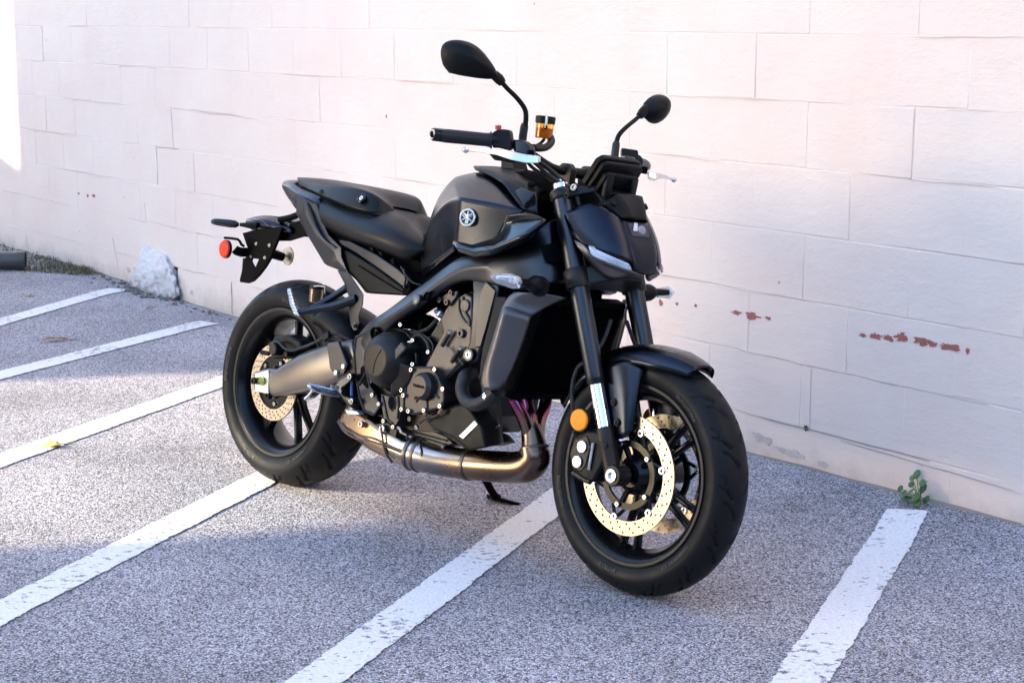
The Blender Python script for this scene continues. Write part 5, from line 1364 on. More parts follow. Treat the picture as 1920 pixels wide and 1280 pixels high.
surf('wing_fin', [
    [(1.0341, -0.1960, 0.8977), (1.0998, -0.1960, 0.9111), (1.1499, -0.1980, 0.9070), (1.1795, -0.2000, 0.8986)],
    [(1.0173, -0.1880, 0.8779), (1.0737, -0.1860, 0.8909), (1.1234, -0.1880, 0.8922), (1.1524, -0.1900, 0.8891)],
    [(1.0063, -0.1920, 0.8492), (1.0612, -0.1940, 0.8621), (1.1176, -0.1980, 0.8721), (1.1467, -0.1980, 0.8800)],
    [(1.0078, -0.2080, 0.8209), (1.0719, -0.2140, 0.8387), (1.1348, -0.2220, 0.8559), (1.1518, -0.2060, 0.8745)]], M_GLOSS, wing, sub=2, thick=.003, crease_rows=(1, 2), cr=.9)
# maker's emblem: ring with three crossed tuning forks
ec = V((0.8992, -0.2040, 0.8806)); en = V((.30, -.94, .12)).normalized()
emb = lathe('emblem', [(-.006, .0235), (.0025, .0235), (.0035, .0225), (.0035, .0185), (.0015, .018), (.0015, 0)], ec, en, M_CHROME, tank, 48)
emb.data.materials.append(M_ENGINE2)
lathe('emblem_field', [(.0017, .0184), (.0021, .0184), (.0021, 0)], ec, en, M_ENGINE2, emb, 40)
_, eu, ew = frame_of(en)
for k in range(3):
    a = R(90 + 120 * k)
    e = eu * math.cos(a) + ew * math.sin(a); tn = -eu * math.sin(a) + ew * math.cos(a)
    o_ = ec + en * .0026
    bm = bmesh.new()
    add_tube(bm, [o_ - e * .0165, o_], .0013, 1, 6)
    add_tube(bm, [o_ + tn * .0034 + e * .0165, o_ + tn * .0034 + e * .005, o_ + e * .001, o_ - tn * .0034 + e * .005, o_ - tn * .0034 + e * .0165], .0013, 4, 6)
    add_tube(bm, [o_ + e * .0165, o_ + e * .002], .0009, 1, 6)
    tag(build('tuning_fork', bm, M_CHROME, emb), kind='stuff')

# ---------------------------------------------------------------- seat
seat = surf('rider_seat', [
    [(0.1129, 0.0000, 0.9216), (0.2682, 0.0000, 0.8916), (0.3721, 0.0000, 0.8778), (0.4465, 0.0000, 0.8561), (0.5115, 0.0000, 0.8128)],
    [(0.1439, -0.0600, 0.9121), (0.3431, -0.0800, 0.8753), (0.4544, -0.0700, 0.8756), (0.4989, -0.0600, 0.8588), (0.5518, -0.0450, 0.8223)],
    [(0.1727, -0.1200, 0.8776), (0.3783, -0.1400, 0.8428), (0.4954, -0.1350, 0.8378), (0.5551, -0.1100, 0.8269), (0.6018, -0.0850, 0.8076)],
    [(0.1915, -0.1400, 0.8430), (0.4012, -0.1620, 0.8098), (0.5257, -0.1600, 0.8059), (0.6031, -0.1350, 0.7925), (0.6284, -0.1000, 0.7898)],
    [(0.2129, -0.1360, 0.8046), (0.4123, -0.1600, 0.7852), (0.5286, -0.1580, 0.7737), (0.6128, -0.1340, 0.7537), (0.6352, -0.1020, 0.7756)],
    [(0.2092, -0.1150, 0.7871), (0.3991, -0.1400, 0.7748), (0.5094, -0.1400, 0.7611), (0.5911, -0.1200, 0.7332), (0.6200, -0.0950, 0.7657)]], M_SEAT, bike, mirror=True, sub=3, thick=0)
pil = surf('pillion_seat', [
    [(-0.1089, 0.0000, 0.9408), (0.0047, 0.0000, 0.9482), (0.1352, 0.0000, 0.9407), (0.2672, -0.0000, 0.9277), (0.3564, 0.0000, 0.8859)],
    [(-0.0489, -0.0450, 0.9356), (0.1090, -0.0720, 0.9371), (0.2467, -0.0850, 0.9342), (0.3628, -0.0750, 0.9232), (0.3971, -0.0320, 0.8818)],
    [(-0.0175, -0.0660, 0.9293), (0.1561, -0.1040, 0.9154), (0.2835, -0.1060, 0.9287), (0.3915, -0.0940, 0.9159), (0.4142, -0.0440, 0.8776)],
    [(-0.0049, -0.0700, 0.9168), (0.1845, -0.1170, 0.8896), (0.3057, -0.1320, 0.8712), (0.4107, -0.1180, 0.8592), (0.4266, -0.0520, 0.8596)],
    [(-0.0033, -0.0600, 0.9082), (0.1750, -0.1000, 0.8778), (0.2929, -0.1120, 0.8580), (0.3889, -0.0980, 0.8454), (0.4008, -0.0360, 0.8449)]], M_SEAT, bike, mirror=True, sub=3, thick=0, crease_rows=(2, 3), cr=.45)
tube('seat_seam', [(0.1596, -0.1160, 0.8800), (0.1916, -0.1180, 0.8854), (0.2543, -0.1270, 0.8769), (0.3074, -0.1330, 0.8682), (0.3633, -0.1300, 0.8591), (0.4139, -0.1200, 0.8548), (0.4344, -0.0900, 0.8558), (0.4294, -0.0540, 0.8566)], .0030, M_DARK, pil, 4, 8)
tube('seat_strap', [(0.0864, 0.0200, 0.9312), (0.1297, -0.0500, 0.9215), (0.1567, -0.1015, 0.9078), (0.1573, -0.1080, 0.8931)], [.012, .012, .011, .009], M_PLASTIC, pil, 5, 10, flat=.22)
lk = lathe('seat_lock', [(-.006, .014), (.001, .014), (.002, .012), (0, .010), (0, 0)], (0.3559, -0.1185, 0.8990), (.1, -.88, .45), M_GLOSS, pil, 32)
lathe('lock_barrel', [(0, .0066), (.0015, .0066), (.002, .006), (.002, 0)], (0.3560, -0.1185, 0.8983), (.1, -.88, .45), M_ALU, lk, 28)
add = V((0.3560, -0.1185, 0.8983)) + V((.1, -.88, .45)).normalized() * .0034
tube('key_slot', [add + V((-.0035, -.0002, 0)), add + V((.0035, .0005, 0))], .0009, M_DARK, lk, 1, 6)

# ---------------------------------------------------------------- tail
tail = surf('tail_cowl', [
    [(-0.1490, -0.0200, 0.9148), (-0.0855, -0.0400, 0.9222), (-0.0248, -0.0600, 0.9099), (0.1028, -0.0900, 0.8970), (0.1582, -0.1000, 0.8876)],
    [(-0.1244, -0.0400, 0.9114), (-0.0525, -0.0650, 0.9075), (0.0152, -0.0900, 0.8907), (0.1247, -0.1150, 0.8823), (0.1732, -0.1180, 0.8746)],
    [(-0.1200, -0.0400, 0.9018), (-0.0442, -0.0660, 0.8821), (0.0248, -0.0920, 0.8656), (0.1272, -0.1200, 0.8600), (0.1719, -0.1220, 0.8523)],
    [(-0.0976, -0.0400, 0.8820), (-0.0349, -0.0620, 0.8587), (0.0230, -0.0850, 0.8371), (0.1126, -0.1100, 0.8391), (0.1713, -0.1150, 0.8324)]], M_MATTE, bike, mirror=True, sub=2, thick=.006, crease_rows=(1, 2), cr=.7)
tail_top = surf('tail_centre', [[(-0.1490, -0.0200, 0.9148), (-0.0855, -0.0400, 0.9222), (-0.0253, -0.0600, 0.9131)], [(-0.1719, 0.0000, 0.9250), (-0.1320, 0.0000, 0.9327), (-0.0936, 0.0000, 0.9303)]], M_MATTE, tail, mirror=True, sub=1, thick=.005)
tp = loft('tail_panel', [
    [(0.0652, -0.1280, 0.8910), (0.1096, -0.1360, 0.8746), (0.1698, -0.1300, 0.8656), (0.1185, -0.0900, 0.8649), (0.0152, -0.0900, 0.8907)],
    [(0.0727, -0.1280, 0.8313), (0.1374, -0.1420, 0.8323), (0.2073, -0.1340, 0.8230), (0.1513, -0.0900, 0.8217), (0.0228, -0.0900, 0.8303)],
    [(0.1454, -0.1300, 0.7678), (0.1975, -0.1440, 0.7778), (0.2466, -0.1360, 0.7827), (0.2012, -0.1000, 0.7812), (0.1067, -0.1000, 0.7664)],
    [(0.2332, -0.1300, 0.6979), (0.2838, -0.1420, 0.7394), (0.3111, -0.1360, 0.7516), (0.2664, -0.1000, 0.7497), (0.1953, -0.1000, 0.6958)],
    [(0.2490, -0.1300, 0.6933), (0.3081, -0.1400, 0.7111), (0.3176, -0.1380, 0.7275), (0.2705, -0.1000, 0.7252), (0.2113, -0.1000, 0.6912)],
    [(0.3323, -0.1280, 0.6819), (0.3412, -0.1320, 0.6872), (0.3404, -0.1300, 0.6919), (0.3158, -0.1100, 0.6904), (0.3101, -0.1100, 0.6806)]], M_TAIL, bike, bev=.004, mirror=False, seg=3)
loft('tail_panel', [[V((p[0], -p[1], p[2])) for p in s_] for s_ in [
    [(0.0652, -0.1280, 0.8910), (0.1096, -0.1360, 0.8746), (0.1698, -0.1300, 0.8656), (0.1185, -0.0900, 0.8649), (0.0152, -0.0900, 0.8907)],
    [(0.0727, -0.1280, 0.8313), (0.1374, -0.1420, 0.8323), (0.2073, -0.1340, 0.8230), (0.1513, -0.0900, 0.8217), (0.0228, -0.0900, 0.8303)],
    [(0.2332, -0.1300, 0.6979), (0.2838, -0.1420, 0.7394), (0.3111, -0.1360, 0.7516), (0.2664, -0.1000, 0.7497), (0.1953, -0.1000, 0.6958)],
    [(0.3323, -0.1280, 0.6819), (0.3412, -0.1320, 0.6872), (0.3404, -0.1300, 0.6919), (0.3158, -0.1100, 0.6904), (0.3101, -0.1100, 0.6806)]]], M_TAIL, bike, bev=.004, seg=3)
tube('panel_ridge', [(0.1285, -0.1380, 0.8696), (0.1639, -0.1450, 0.8342), (0.2050, -0.1480, 0.7937), (0.2476, -0.1460, 0.7635), (0.2908, -0.1430, 0.7492)], [.002, .006, .006, .005, .002], M_TAIL, tp, 5, 10)
# seat rail and side panel below the seat
rail = beam('seat_rail', [
    ((0.2779, -0.1280, 0.7722), (0.3004, -0.1280, 0.7557), -.10), ((0.3391, -0.1320, 0.7729), (0.3758, -0.1320, 0.7412), -.10), ((0.4698, -0.1380, 0.7469), (0.4731, -0.1380, 0.7127), -.11),
    ((0.5695, -0.1400, 0.7165), (0.5685, -0.1400, 0.6808), -.11), ((0.6182, -0.1400, 0.6950), (0.6214, -0.1400, 0.6615), -.11)], M_FRAME, bike, bev=.004)
beam('seat_rail', [
    tuple(V((q[0], -q[1], q[2])) if not isinstance(q, float) else -q for q in s_) for s_ in [
    ((0.2779, -0.1280, 0.7722), (0.3004, -0.1280, 0.7557), -.10), ((0.4698, -0.1380, 0.7469), (0.4731, -0.1380, 0.7127), -.11), ((0.6182, -0.1400, 0.6950), (0.6214, -0.1400, 0.6615), -.11)]], M_FRAME, bike, bev=.004)
sp_ = plate('side_panel', [(0.2851, -0.1260, 0.7436), (0.3267, -0.1280, 0.7444), (0.4665, -0.1320, 0.7093), (0.5620, -0.1340, 0.6774), (0.6102, -0.1340, 0.6605), (0.5989, -0.1320, 0.6460), (0.4737, -0.1260, 0.6365), (0.4197, -0.1220, 0.6336), (0.3768, -0.1220, 0.6609), (0.3294, -0.1220, 0.6835)], .24, M_PLASTIC, bike, bev=.006)
tube('panel_seam', [(0.3897, -0.1310, 0.7076), (0.4881, -0.1345, 0.6814), (0.5937, -0.1345, 0.6542)], .0016, M_DARK, sp_, 2, 6)
for p in [(0.4799, -0.1250, 0.7472), (0.5334, -0.1250, 0.7315), (0.4410, -0.1250, 0.7555)]: lathe('spacer', [(-.01, .006), (.012, .006), (.012, .003), (.008, 0)], p, (0, -.5, 1), M_ENGINE2, rail, 14)
plate('seat_base', [(0.1415, -0.1100, 0.8509), (0.2851, -0.1200, 0.7873), (0.4020, -0.1150, 0.7752), (0.6033, -0.0850, 0.7439), (0.6237, -0.0850, 0.7015), (0.5676, -0.0900, 0.6653), (0.4306, -0.1100, 0.7099), (0.2754, -0.1200, 0.7276), (0.1811, -0.1100, 0.7661)], .18, M_DARK, bike, bev=.004)
plate('inner_cover', [(0.5734, -0.0950, 0.6926), (0.6401, -0.0950, 0.7248), (0.7559, -0.1100, 0.7866), (0.8597, -0.1100, 0.7966), (0.8361, -0.1200, 0.7509), (0.7360, -0.1200, 0.7116), (0.6663, -0.1100, 0.6680), (0.5927, -0.1000, 0.6378)], .2, M_DARK, bike, bev=.004)
plate('airbox', [(0.6364, -0.0800, 0.6438), (0.7492, -0.0900, 0.6928), (0.8500, -0.0900, 0.7254), (0.9333, -0.0900, 0.7201), (0.9290, -0.0900, 0.6205), (0.8362, -0.0900, 0.5512), (0.7323, -0.0800, 0.5963)], .16, M_DARK, crank, bev=.004)
plate('wiring_plug', [(0.5970, -0.1420, 0.6735), (0.6246, -0.1420, 0.6839), (0.6369, -0.1420, 0.6632), (0.6215, -0.1420, 0.6482), (0.6055, -0.1420, 0.6493)], .012, M_DARK, bike, bev=.003)
tube('wiring', [(0.6022, -0.1450, 0.7181), (0.6158, -0.1480, 0.6973), (0.6139, -0.1460, 0.6678)], .004, M_RUBBER, bike, 3, 8)
tube('wiring', [(0.5864, -0.1420, 0.7241), (0.6224, -0.1460, 0.6981), (0.6420, -0.1400, 0.6859), (0.6647, -0.1300, 0.6815)], .003, M_RUBBER, bike, 3, 8)
# passenger peg hanger
hg = loft('peg_hanger', [
    [(0.2974, -0.1320, 0.6858), (0.3486, -0.1320, 0.6865), (0.3278, -0.1150, 0.6852), (0.2763, -0.1150, 0.6845)], [(0.3397, -0.1360, 0.6531), (0.4000, -0.1360, 0.6536), (0.3782, -0.1180, 0.6521), (0.3175, -0.1180, 0.6516)],
    [(0.3750, -0.1420, 0.6169), (0.4398, -0.1420, 0.6304), (0.4194, -0.1250, 0.6289), (0.3542, -0.1250, 0.6153)], [(0.3791, -0.1440, 0.5929), (0.4443, -0.1440, 0.6036), (0.4227, -0.1260, 0.6018), (0.3571, -0.1260, 0.5910)],
    [(0.3864, -0.1420, 0.5632), (0.4287, -0.1420, 0.5684), (0.4082, -0.1250, 0.5666), (0.3657, -0.1250, 0.5613)], [(0.3965, -0.1400, 0.5310), (0.4354, -0.1400, 0.5420), (0.4174, -0.1250, 0.5402), (0.3783, -0.1250, 0.5291)]], M_FRAME, bike, bev=.004)
lathe('hanger_end', [(-.012, .013), (.002, .013), (.003, .012), (.003, 0)], (0.4169, -0.1400, 0.5381), (0, -1, 0), M_FRAME, hg, 28); bolt((0.4205, -0.1430, 0.5385), hg, BOLTK)
tube('hanger_arm', [(0.4066, -0.1400, 0.6146), (0.3566, -0.1700, 0.5876), (0.3059, -0.2050, 0.5694), (0.2727, -0.2350, 0.5550)], [.014, .0125, .011, .010], M_FRAME, hg, 3, 14)
tube('hanger_arm', [(0.3468, -0.1300, 0.6388), (0.3217, -0.1550, 0.6102), (0.3024, -0.1850, 0.5851), (0.2933, -0.2050, 0.5710)], [.012, .010, .009, .009], M_FRAME, hg, 3, 14)
pp = loft('passenger_peg', [[(0.2543, -0.2350, 0.5451), (0.2836, -0.2400, 0.5439), (0.2794, -0.2280, 0.5500), (0.2548, -0.2250, 0.5532)], [(0.2311, -0.2380, 0.5714), (0.2639, -0.2480, 0.5749), (0.2714, -0.2360, 0.5702), (0.2385, -0.2260, 0.5682)], [(0.2177, -0.2420, 0.6067), (0.2475, -0.2520, 0.6142), (0.2454, -0.2400, 0.6069), (0.2202, -0.2300, 0.6029)], [(0.2173, -0.2430, 0.6174), (0.2384, -0.2500, 0.6225), (0.2374, -0.2430, 0.6181), (0.2213, -0.2360, 0.6135)]], M_PEG, hg, bev=.003)
for k in range(8):
    t = k / 7
    p = V((0.2376, -0.2520, 0.6131)).lerp(V((0.2699, -0.2480, 0.5542)), t); q = V((0.2526, -0.2520, 0.6132)).lerp(V((0.2924, -0.2480, 0.5539)), t)
    tube('peg_tooth', [p + V((0, -.002, 0)), q + V((0, -.002, 0))], .0024, M_ALU, pp, 1, 6)
cup = lathe('fluid_cup', [(0, .0205), (-.038, .0195), (-.040, .017), (-.040, 0)], (0.1982, -0.1200, 0.6196), (0, 0, 1), M_SMOKE, bike, 32)
lathe('cup_cap', [(0.0005, .0215), (.010, .0215), (.011, .020), (.011, 0)], (0.1982, -0.1200, 0.6196), (0, 0, 1), M_PLASTIC, cup, 32)
tube('cup_clip', [(0.2563, -0.1350, 0.6129), (0.2532, -0.1350, 0.6313), (0.2319, -0.1400, 0.6318), (0.2074, -0.1400, 0.6275)], .0015, M_ALU, cup, 1, 6)

# ---------------------------------------------------------------- tail light, plate bracket
lamp = surf('tail_light', [
    [(-0.2841, -0.0450, 0.7890), (-0.2381, -0.0450, 0.8028), (-0.1696, -0.0450, 0.8118), (-0.1271, -0.0450, 0.8053), (-0.0712, -0.0450, 0.7968)],
    [(-0.2541, -0.0700, 0.7846), (-0.1938, -0.0800, 0.7938), (-0.1336, -0.0800, 0.7988), (-0.0791, -0.0700, 0.7845), (-0.0354, -0.0600, 0.7824)],
    [(-0.2404, -0.0720, 0.7705), (-0.1795, -0.0840, 0.7749), (-0.1113, -0.0840, 0.7807), (-0.0667, -0.0700, 0.7757), (-0.0258, -0.0600, 0.7735)],
    [(-0.2272, -0.0600, 0.7608), (-0.1695, -0.0700, 0.7668), (-0.1210, -0.0700, 0.7743), (-0.0736, -0.0600, 0.7693), (-0.0326, -0.0500, 0.7671)]], M_MATTE, bike, sub=2, thick=.004, crease_rows=(1, 2), cr=.7)
surf('tail_light_top', [[(-0.2841, -0.0450, 0.7890), (-0.2381, -0.0450, 0.8028), (-0.1696, -0.0450, 0.8118), (-0.1271, -0.0450, 0.8053), (-0.0712, -0.0450, 0.7968)], [V((p[0], .045, p[2])) for p in [(-0.2841, -0.0450, 0.7890), (-0.2381, -0.0450, 0.8028), (-0.1696, -0.0450, 0.8118), (-0.1271, -0.0450, 0.8053), (-0.0712, -0.0450, 0.7968)]]], M_MATTE, lamp, sub=1, thick=.004)
tube('light_edge', [(-0.2132, -0.0820, 0.7920), (-0.1507, -0.0870, 0.7936), (-0.1100, -0.0870, 0.7806)], .0014, M_SHROUD, lamp, 3, 6)
arm = loft('plate_holder_arm', [
    [(-0.1653, -0.0550, 0.7848), (-0.1130, -0.0550, 0.7366), (-0.2604, 0.0550, 0.7305), (-0.3145, 0.0550, 0.7804)], [(-0.0896, -0.0500, 0.7850), (-0.0420, -0.0500, 0.7434), (-0.1736, 0.0500, 0.7381), (-0.2227, 0.0500, 0.7810)],
    [(-0.0128, -0.0500, 0.8079), (0.0215, -0.0500, 0.7622), (-0.1082, 0.0500, 0.7574), (-0.1435, 0.0500, 0.8045)], [(0.0636, -0.0500, 0.8239), (0.0993, -0.0500, 0.7660), (-0.0280, 0.0500, 0.7614), (-0.0647, 0.0500, 0.8210)]], M_BLACK, bike, bev=.004)
tube('holder_strut', [(-0.0930, -0.0600, 0.8037), (-0.0408, -0.0600, 0.8145), (0.0221, -0.0600, 0.8358)], .010, M_BLACK, arm, 2, 10)
plh = plate('plate_bracket', [(-0.2537, -0.0800, 0.7471), (-0.1778, -0.0840, 0.7651), (-0.0574, -0.0820, 0.7838), (-0.0486, -0.0820, 0.7797), (-0.1084, -0.0720, 0.6832), (-0.1650, -0.0720, 0.6743), (-0.2028, -0.0730, 0.6738), (-0.2334, -0.0730, 0.6708), (-0.2217, -0.0770, 0.7018)], .010, M_BLACK, bike, bev=.002)
plate('bracket_tongue', [(-0.2364, -0.0730, 0.6722), (-0.2029, -0.0730, 0.6747), (-0.2168, -0.0680, 0.6494), (-0.1858, -0.0660, 0.6493), (-0.1651, -0.0720, 0.6751), (-0.1059, -0.0720, 0.6851), (-0.1392, -0.0640, 0.6542), (-0.1782, -0.0580, 0.6222), (-0.2071, -0.0550, 0.6026), (-0.2366, -0.0530, 0.5928), (-0.2765, -0.0530, 0.5918), (-0.2805, -0.0530, 0.5981), (-0.2553, -0.0640, 0.6423)], .010, M_BLACK, plh, bev=.0015)
plate('bracket_flange', [(-0.2487, -0.0720, 0.6694), (-0.2375, -0.0720, 0.6705), (-0.2567, -0.0620, 0.6339), (-0.2779, -0.0520, 0.5917), (-0.3100, -0.0250, 0.5913), (-0.2940, -0.0300, 0.6403)], .003, M_PLASTIC, plh, bev=.001)
bolts([(-0.1758, -0.0800, 0.7208), (-0.1082, -0.0790, 0.7223), (-0.2053, -0.0730, 0.6803), (-0.1344, -0.0730, 0.6823)], plh, BOLTW, None, .62)
tube('cross_bar', [(-0.2425, -0.1100, 0.6960), (-0.2352, -0.0900, 0.6880), (-0.2247, 0.0000, 0.6930), (-0.2196, 0.0600, 0.6836)], [.014, .015, .016, .014], M_BLACK, plh, 2, 12)
tube('wire_loop', [(-0.2737, -0.1300, 0.7268), (-0.2139, -0.1220, 0.7278), (-0.2115, -0.1100, 0.7139), (-0.2076, -0.1000, 0.7083)], .0042, M_BLACK, plh, 2, 8)
rr_ = lathe('red_reflector', [(-.006, .0275), (.002, .0275), (.006, .0255), (.0075, 0)], (-0.2578, -0.1350, 0.6929), (-.06, -1, 0), M_REDREF, plh, 36)
lathe('reflector_back', [(-.008, .0285), (.001, .0285), (.001, .0272), (-.008, .0272)], (-0.2578, -0.1350, 0.6929), (-.06, -1, 0), M_PLASTIC, rr_, 32, closed=True)
rb = lathe('reflector_plate', [(-.002, .0285), (.002, .0285), (.002, .004), (.008, .004), (.008, 0)], (-0.2152, 0.0750, 0.6884), (-.06, -1, 0), simple('grey_metal_back', (.62, .58, .48), .3, metal=.8), plh, 36)
lathe('reflector_rim', [(-.005, .029), (-.002, .029), (-.002, 0)], (-0.2152, 0.0750, 0.6884), (-.06, -1, 0), M_REDREF, rb, 32)
for m_ in (1,):
    rs = tube('rear_indicator_stalk', [(-0.1726, -0.0850, 0.7754), (-0.1880, -0.0980, 0.7747), (-0.2162, -0.1180, 0.7742)], [.0125, .010, .0055], M_PLASTIC, bike, 3, 14)
    tube('rear_indicator', [(-0.2989, -0.1680, 0.7734), (-0.2931, -0.1660, 0.7732), (-0.2788, -0.1580, 0.7734), (-0.2388, -0.1380, 0.7733), (-0.2246, -0.1280, 0.7735), (-0.2176, -0.1210, 0.7738)], [.003, .0082, .0110, .0125, .0112, .005], M_GLOSS, rs, 3, 18)

# ---------------------------------------------------------------- handlebar, controls, mirrors
bar = tube('handlebar', [(0.9592, -0.4000, 1.0764), (1.0242, -0.2750, 1.0812), (1.0480, -0.2150, 1.0782), (1.0537, -0.1750, 1.0665), (1.0612, -0.0900, 1.0346), (1.0766, -0.0450, 1.0262)], .0112, M_PLASTIC, bike, 6, 16)
tube('handlebar', [V((p[0], -p[1], p[2])) for p in [(0.9592, -0.4000, 1.0764), (1.0242, -0.2750, 1.0812), (1.0480, -0.2150, 1.0782), (1.0537, -0.1750, 1.0665), (1.0612, -0.0900, 1.0346), (1.0766, -0.0450, 1.0262)]][::-1], .0112, M_PLASTIC, bike, 6, 16)
HB = [(1.0766, -0.0450, 1.0262)][0]
tube('bar_centre', [V((HB[0], -.05, HB[2])), V((HB[0], .05, HB[2]))], .0142, M_PLASTIC, bar, 1, 18)
for s_ in (-1, 1): plate('bar_clamp', [V((HB[0] + a, .04 * s_ - .011, HB[2] + b_)) for a, b_ in ((-.022, -.055), (.022, -.055), (.026, .008), (.012, .022), (-.012, .022), (-.026, .008))], .022, M_ENGINE2, bar, bev=.004)
for m_ in (1, -1):
    def mm(l): return [V((p[0], p[1] * m_, p[2])) for p in l]
    grip = tube('grip', mm([(0.9641, -0.3830, 1.0772), (0.9718, -0.3720, 1.0774), (1.0210, -0.2830, 1.0802), (1.0281, -0.2730, 1.0803)]), [.0162, .0172, .0168, .0185], M_RUBBER, bike, 1, 24)
    tube('grip_flange', mm([(1.0263, -0.2750, 1.0800), (1.0289, -0.2720, 1.0805)]), .0215, M_RUBBER, grip, 1, 24)
    be = mm([(0.9525, -0.4030, 1.0771), (0.9528, -0.4015, 1.0772), (0.9647, -0.3800, 1.0775), (0.9664, -0.3780, 1.0778)])
    tube('bar_end', be, [.0150, .0165, .0168, .0150], M_GLOSS, grip, 1, 24)
    tube('bar_end_ring', mm([(0.9522, -0.4036, 1.0770), (0.9524, -0.4020, 1.0772)]), [.0130, .0130], M_ALU, grip, 1, 24)
    tube('bar_end_hole', mm([(0.9521, -0.4040, 1.0769), (0.9522, -0.4020, 1.0771)]), [.0085, .0085], M_DARK, grip, 1, 20)
    # switch housing
    sw_ = loft('switch_housing', [mm([(1.0274, -0.2750, 1.0974), (1.0353, -0.2750, 1.0604), (1.0117, -0.2350, 1.0688), (1.0018, -0.2350, 1.1061)]), mm([(1.0334, -0.2620, 1.1085), (1.0447, -0.2620, 1.0623), (1.0295, -0.2220, 1.0684), (1.0164, -0.2220, 1.1136)]), mm([(1.0598, -0.2450, 1.1116), (1.0742, -0.2450, 1.0577), (1.0475, -0.2050, 1.0657), (1.0325, -0.2050, 1.1108)])], M_PLASTIC, bike, bev=.005)
    if m_ == 1:
        lathe('kill_switch', [(-.004, .008), (.006, .008), (.007, .006), (.007, 0)], (1.0188, -0.2450, 1.1138), (0, -.2, 1), simple('red_switch', (.55, .06, .06), .45), sw_, 16)
    plate('switch_lower', mm([(1.0133, -0.2650, 1.0469), (1.0350, -0.2500, 1.0577), (1.0576, -0.2400, 1.0573), (1.0581, -0.2400, 1.0305), (1.0248, -0.2550, 1.0324)]), .03 * m_, M_PLASTIC, sw_, bev=.004)
    # master cylinder / lever perch
    pc = loft('lever_perch', [mm([(1.0566, -0.2250, 1.0883), (1.0613, -0.2250, 1.0590), (1.0496, -0.1950, 1.0615), (1.0449, -0.1950, 1.0909)]), mm([(1.0768, -0.2150, 1.0904), (1.0903, -0.2150, 1.0536), (1.0789, -0.1850, 1.0561), (1.0695, -0.1850, 1.0906)]), mm([(1.0940, -0.2000, 1.0795), (1.1163, -0.2050, 1.0428), (1.1108, -0.1850, 1.0471), (1.0893, -0.1780, 1.0789)])], M_GLOSS, bike, bev=.004)
    lv = loft('lever', [mm([(1.1496, -0.2250, 1.0533), (1.1544, -0.2250, 1.0351), (1.1433, -0.2050, 1.0390), (1.1410, -0.2050, 1.0535)]), mm([(1.1265, -0.2450, 1.0526), (1.1317, -0.2450, 1.0317), (1.1223, -0.2250, 1.0358), (1.1156, -0.2250, 1.0540)]), mm([(1.0995, -0.2750, 1.0560), (1.1067, -0.2750, 1.0352), (1.0980, -0.2580, 1.0404), (1.0914, -0.2580, 1.0573)]), mm([(1.0902, -0.3120, 1.0556), (1.0942, -0.3120, 1.0426), (1.0886, -0.2980, 1.0464), (1.0831, -0.2980, 1.0566)]), mm([(1.0804, -0.3480, 1.0539), (1.0821, -0.3480, 1.0435), (1.0789, -0.3380, 1.0457), (1.0755, -0.3380, 1.0547)]), mm([(1.0706, -0.3920, 1.0488), (1.0717, -0.3920, 1.0423), (1.0696, -0.3850, 1.0442), (1.0688, -0.3850, 1.0494)])], M_ALU, bike, bev=.003)
    lathe('lever_ball', [(-.0085, 0), (-.0070, .0045), (-.003, .0078), (0, .0085), (.003, .0078), (.0070, .0045), (.0085, 0)], mm([(1.0694, -0.3940, 1.0459)])[0], (0, 0, 1), M_ALU, lv, 20)
    lathe('lever_pivot', [(-.006, .009), (.010, .009), (.011, .008), (.011, .004), (.008, 0)], mm([(1.1148, -0.2150, 1.0550)])[0], (0, -.2 * m_, 1), M_DARK, lv, 20)
def mirror_set(stalk_p, boot_p, joint_p, outl, nrm):
    stalk = tube('mirror_stalk', stalk_p, [.0068, .0066, .0064, .0062, .0060, .0060], M_PLASTIC, bike, 5, 14)
    tube('stalk_boot', boot_p, [.0098, .0105, .0105, .0085], M_RUBBER, stalk, 1, 16)
    tube('mirror_joint', joint_p, [.0105, .0135, .0125], M_PLASTIC, stalk, 1, 18)
    cx_ = sum((V(p) for p in outl), V()) / len(outl)
    nrm = V(nrm).normalized()
    r1 = [V(p) for p in outl]; r2 = [p.lerp(cx_, .10) + nrm * .016 for p in r1]; r3 = [p.lerp(cx_, .42) + nrm * .034 for p in r1]; r4 = [p.lerp(cx_, .8) + nrm * .040 for p in r1]
    bm = bmesh.new()
    rings = [add_pts(bm, q) for q in ([p.lerp(cx_, .06) - nrm * .002 for p in r1], [p - nrm * .002 for p in r1], [p + nrm * .004 for p in r1], r2, r3, r4)]
    cen = bm.verts.new(cx_ + nrm * .042); k_ = len(r1)
    for a, b_ in zip(rings, rings[1:]):
        for i in range(k_): bm.faces.new((a[i], a[(i + 1) % k_], b_[(i + 1) % k_], b_[i]))
    for i in range(k_): bm.faces.new((rings[-1][i], rings[-1][(i + 1) % k_], cen))
    hs = build('mirror', bm, M_PLASTIC, bike, sub=2)
    plate('mirror_glass', [p.lerp(cx_, .04) - nrm * .0035 for p in r1], .002, M_CHROME, hs, n=nrm, bev=0)
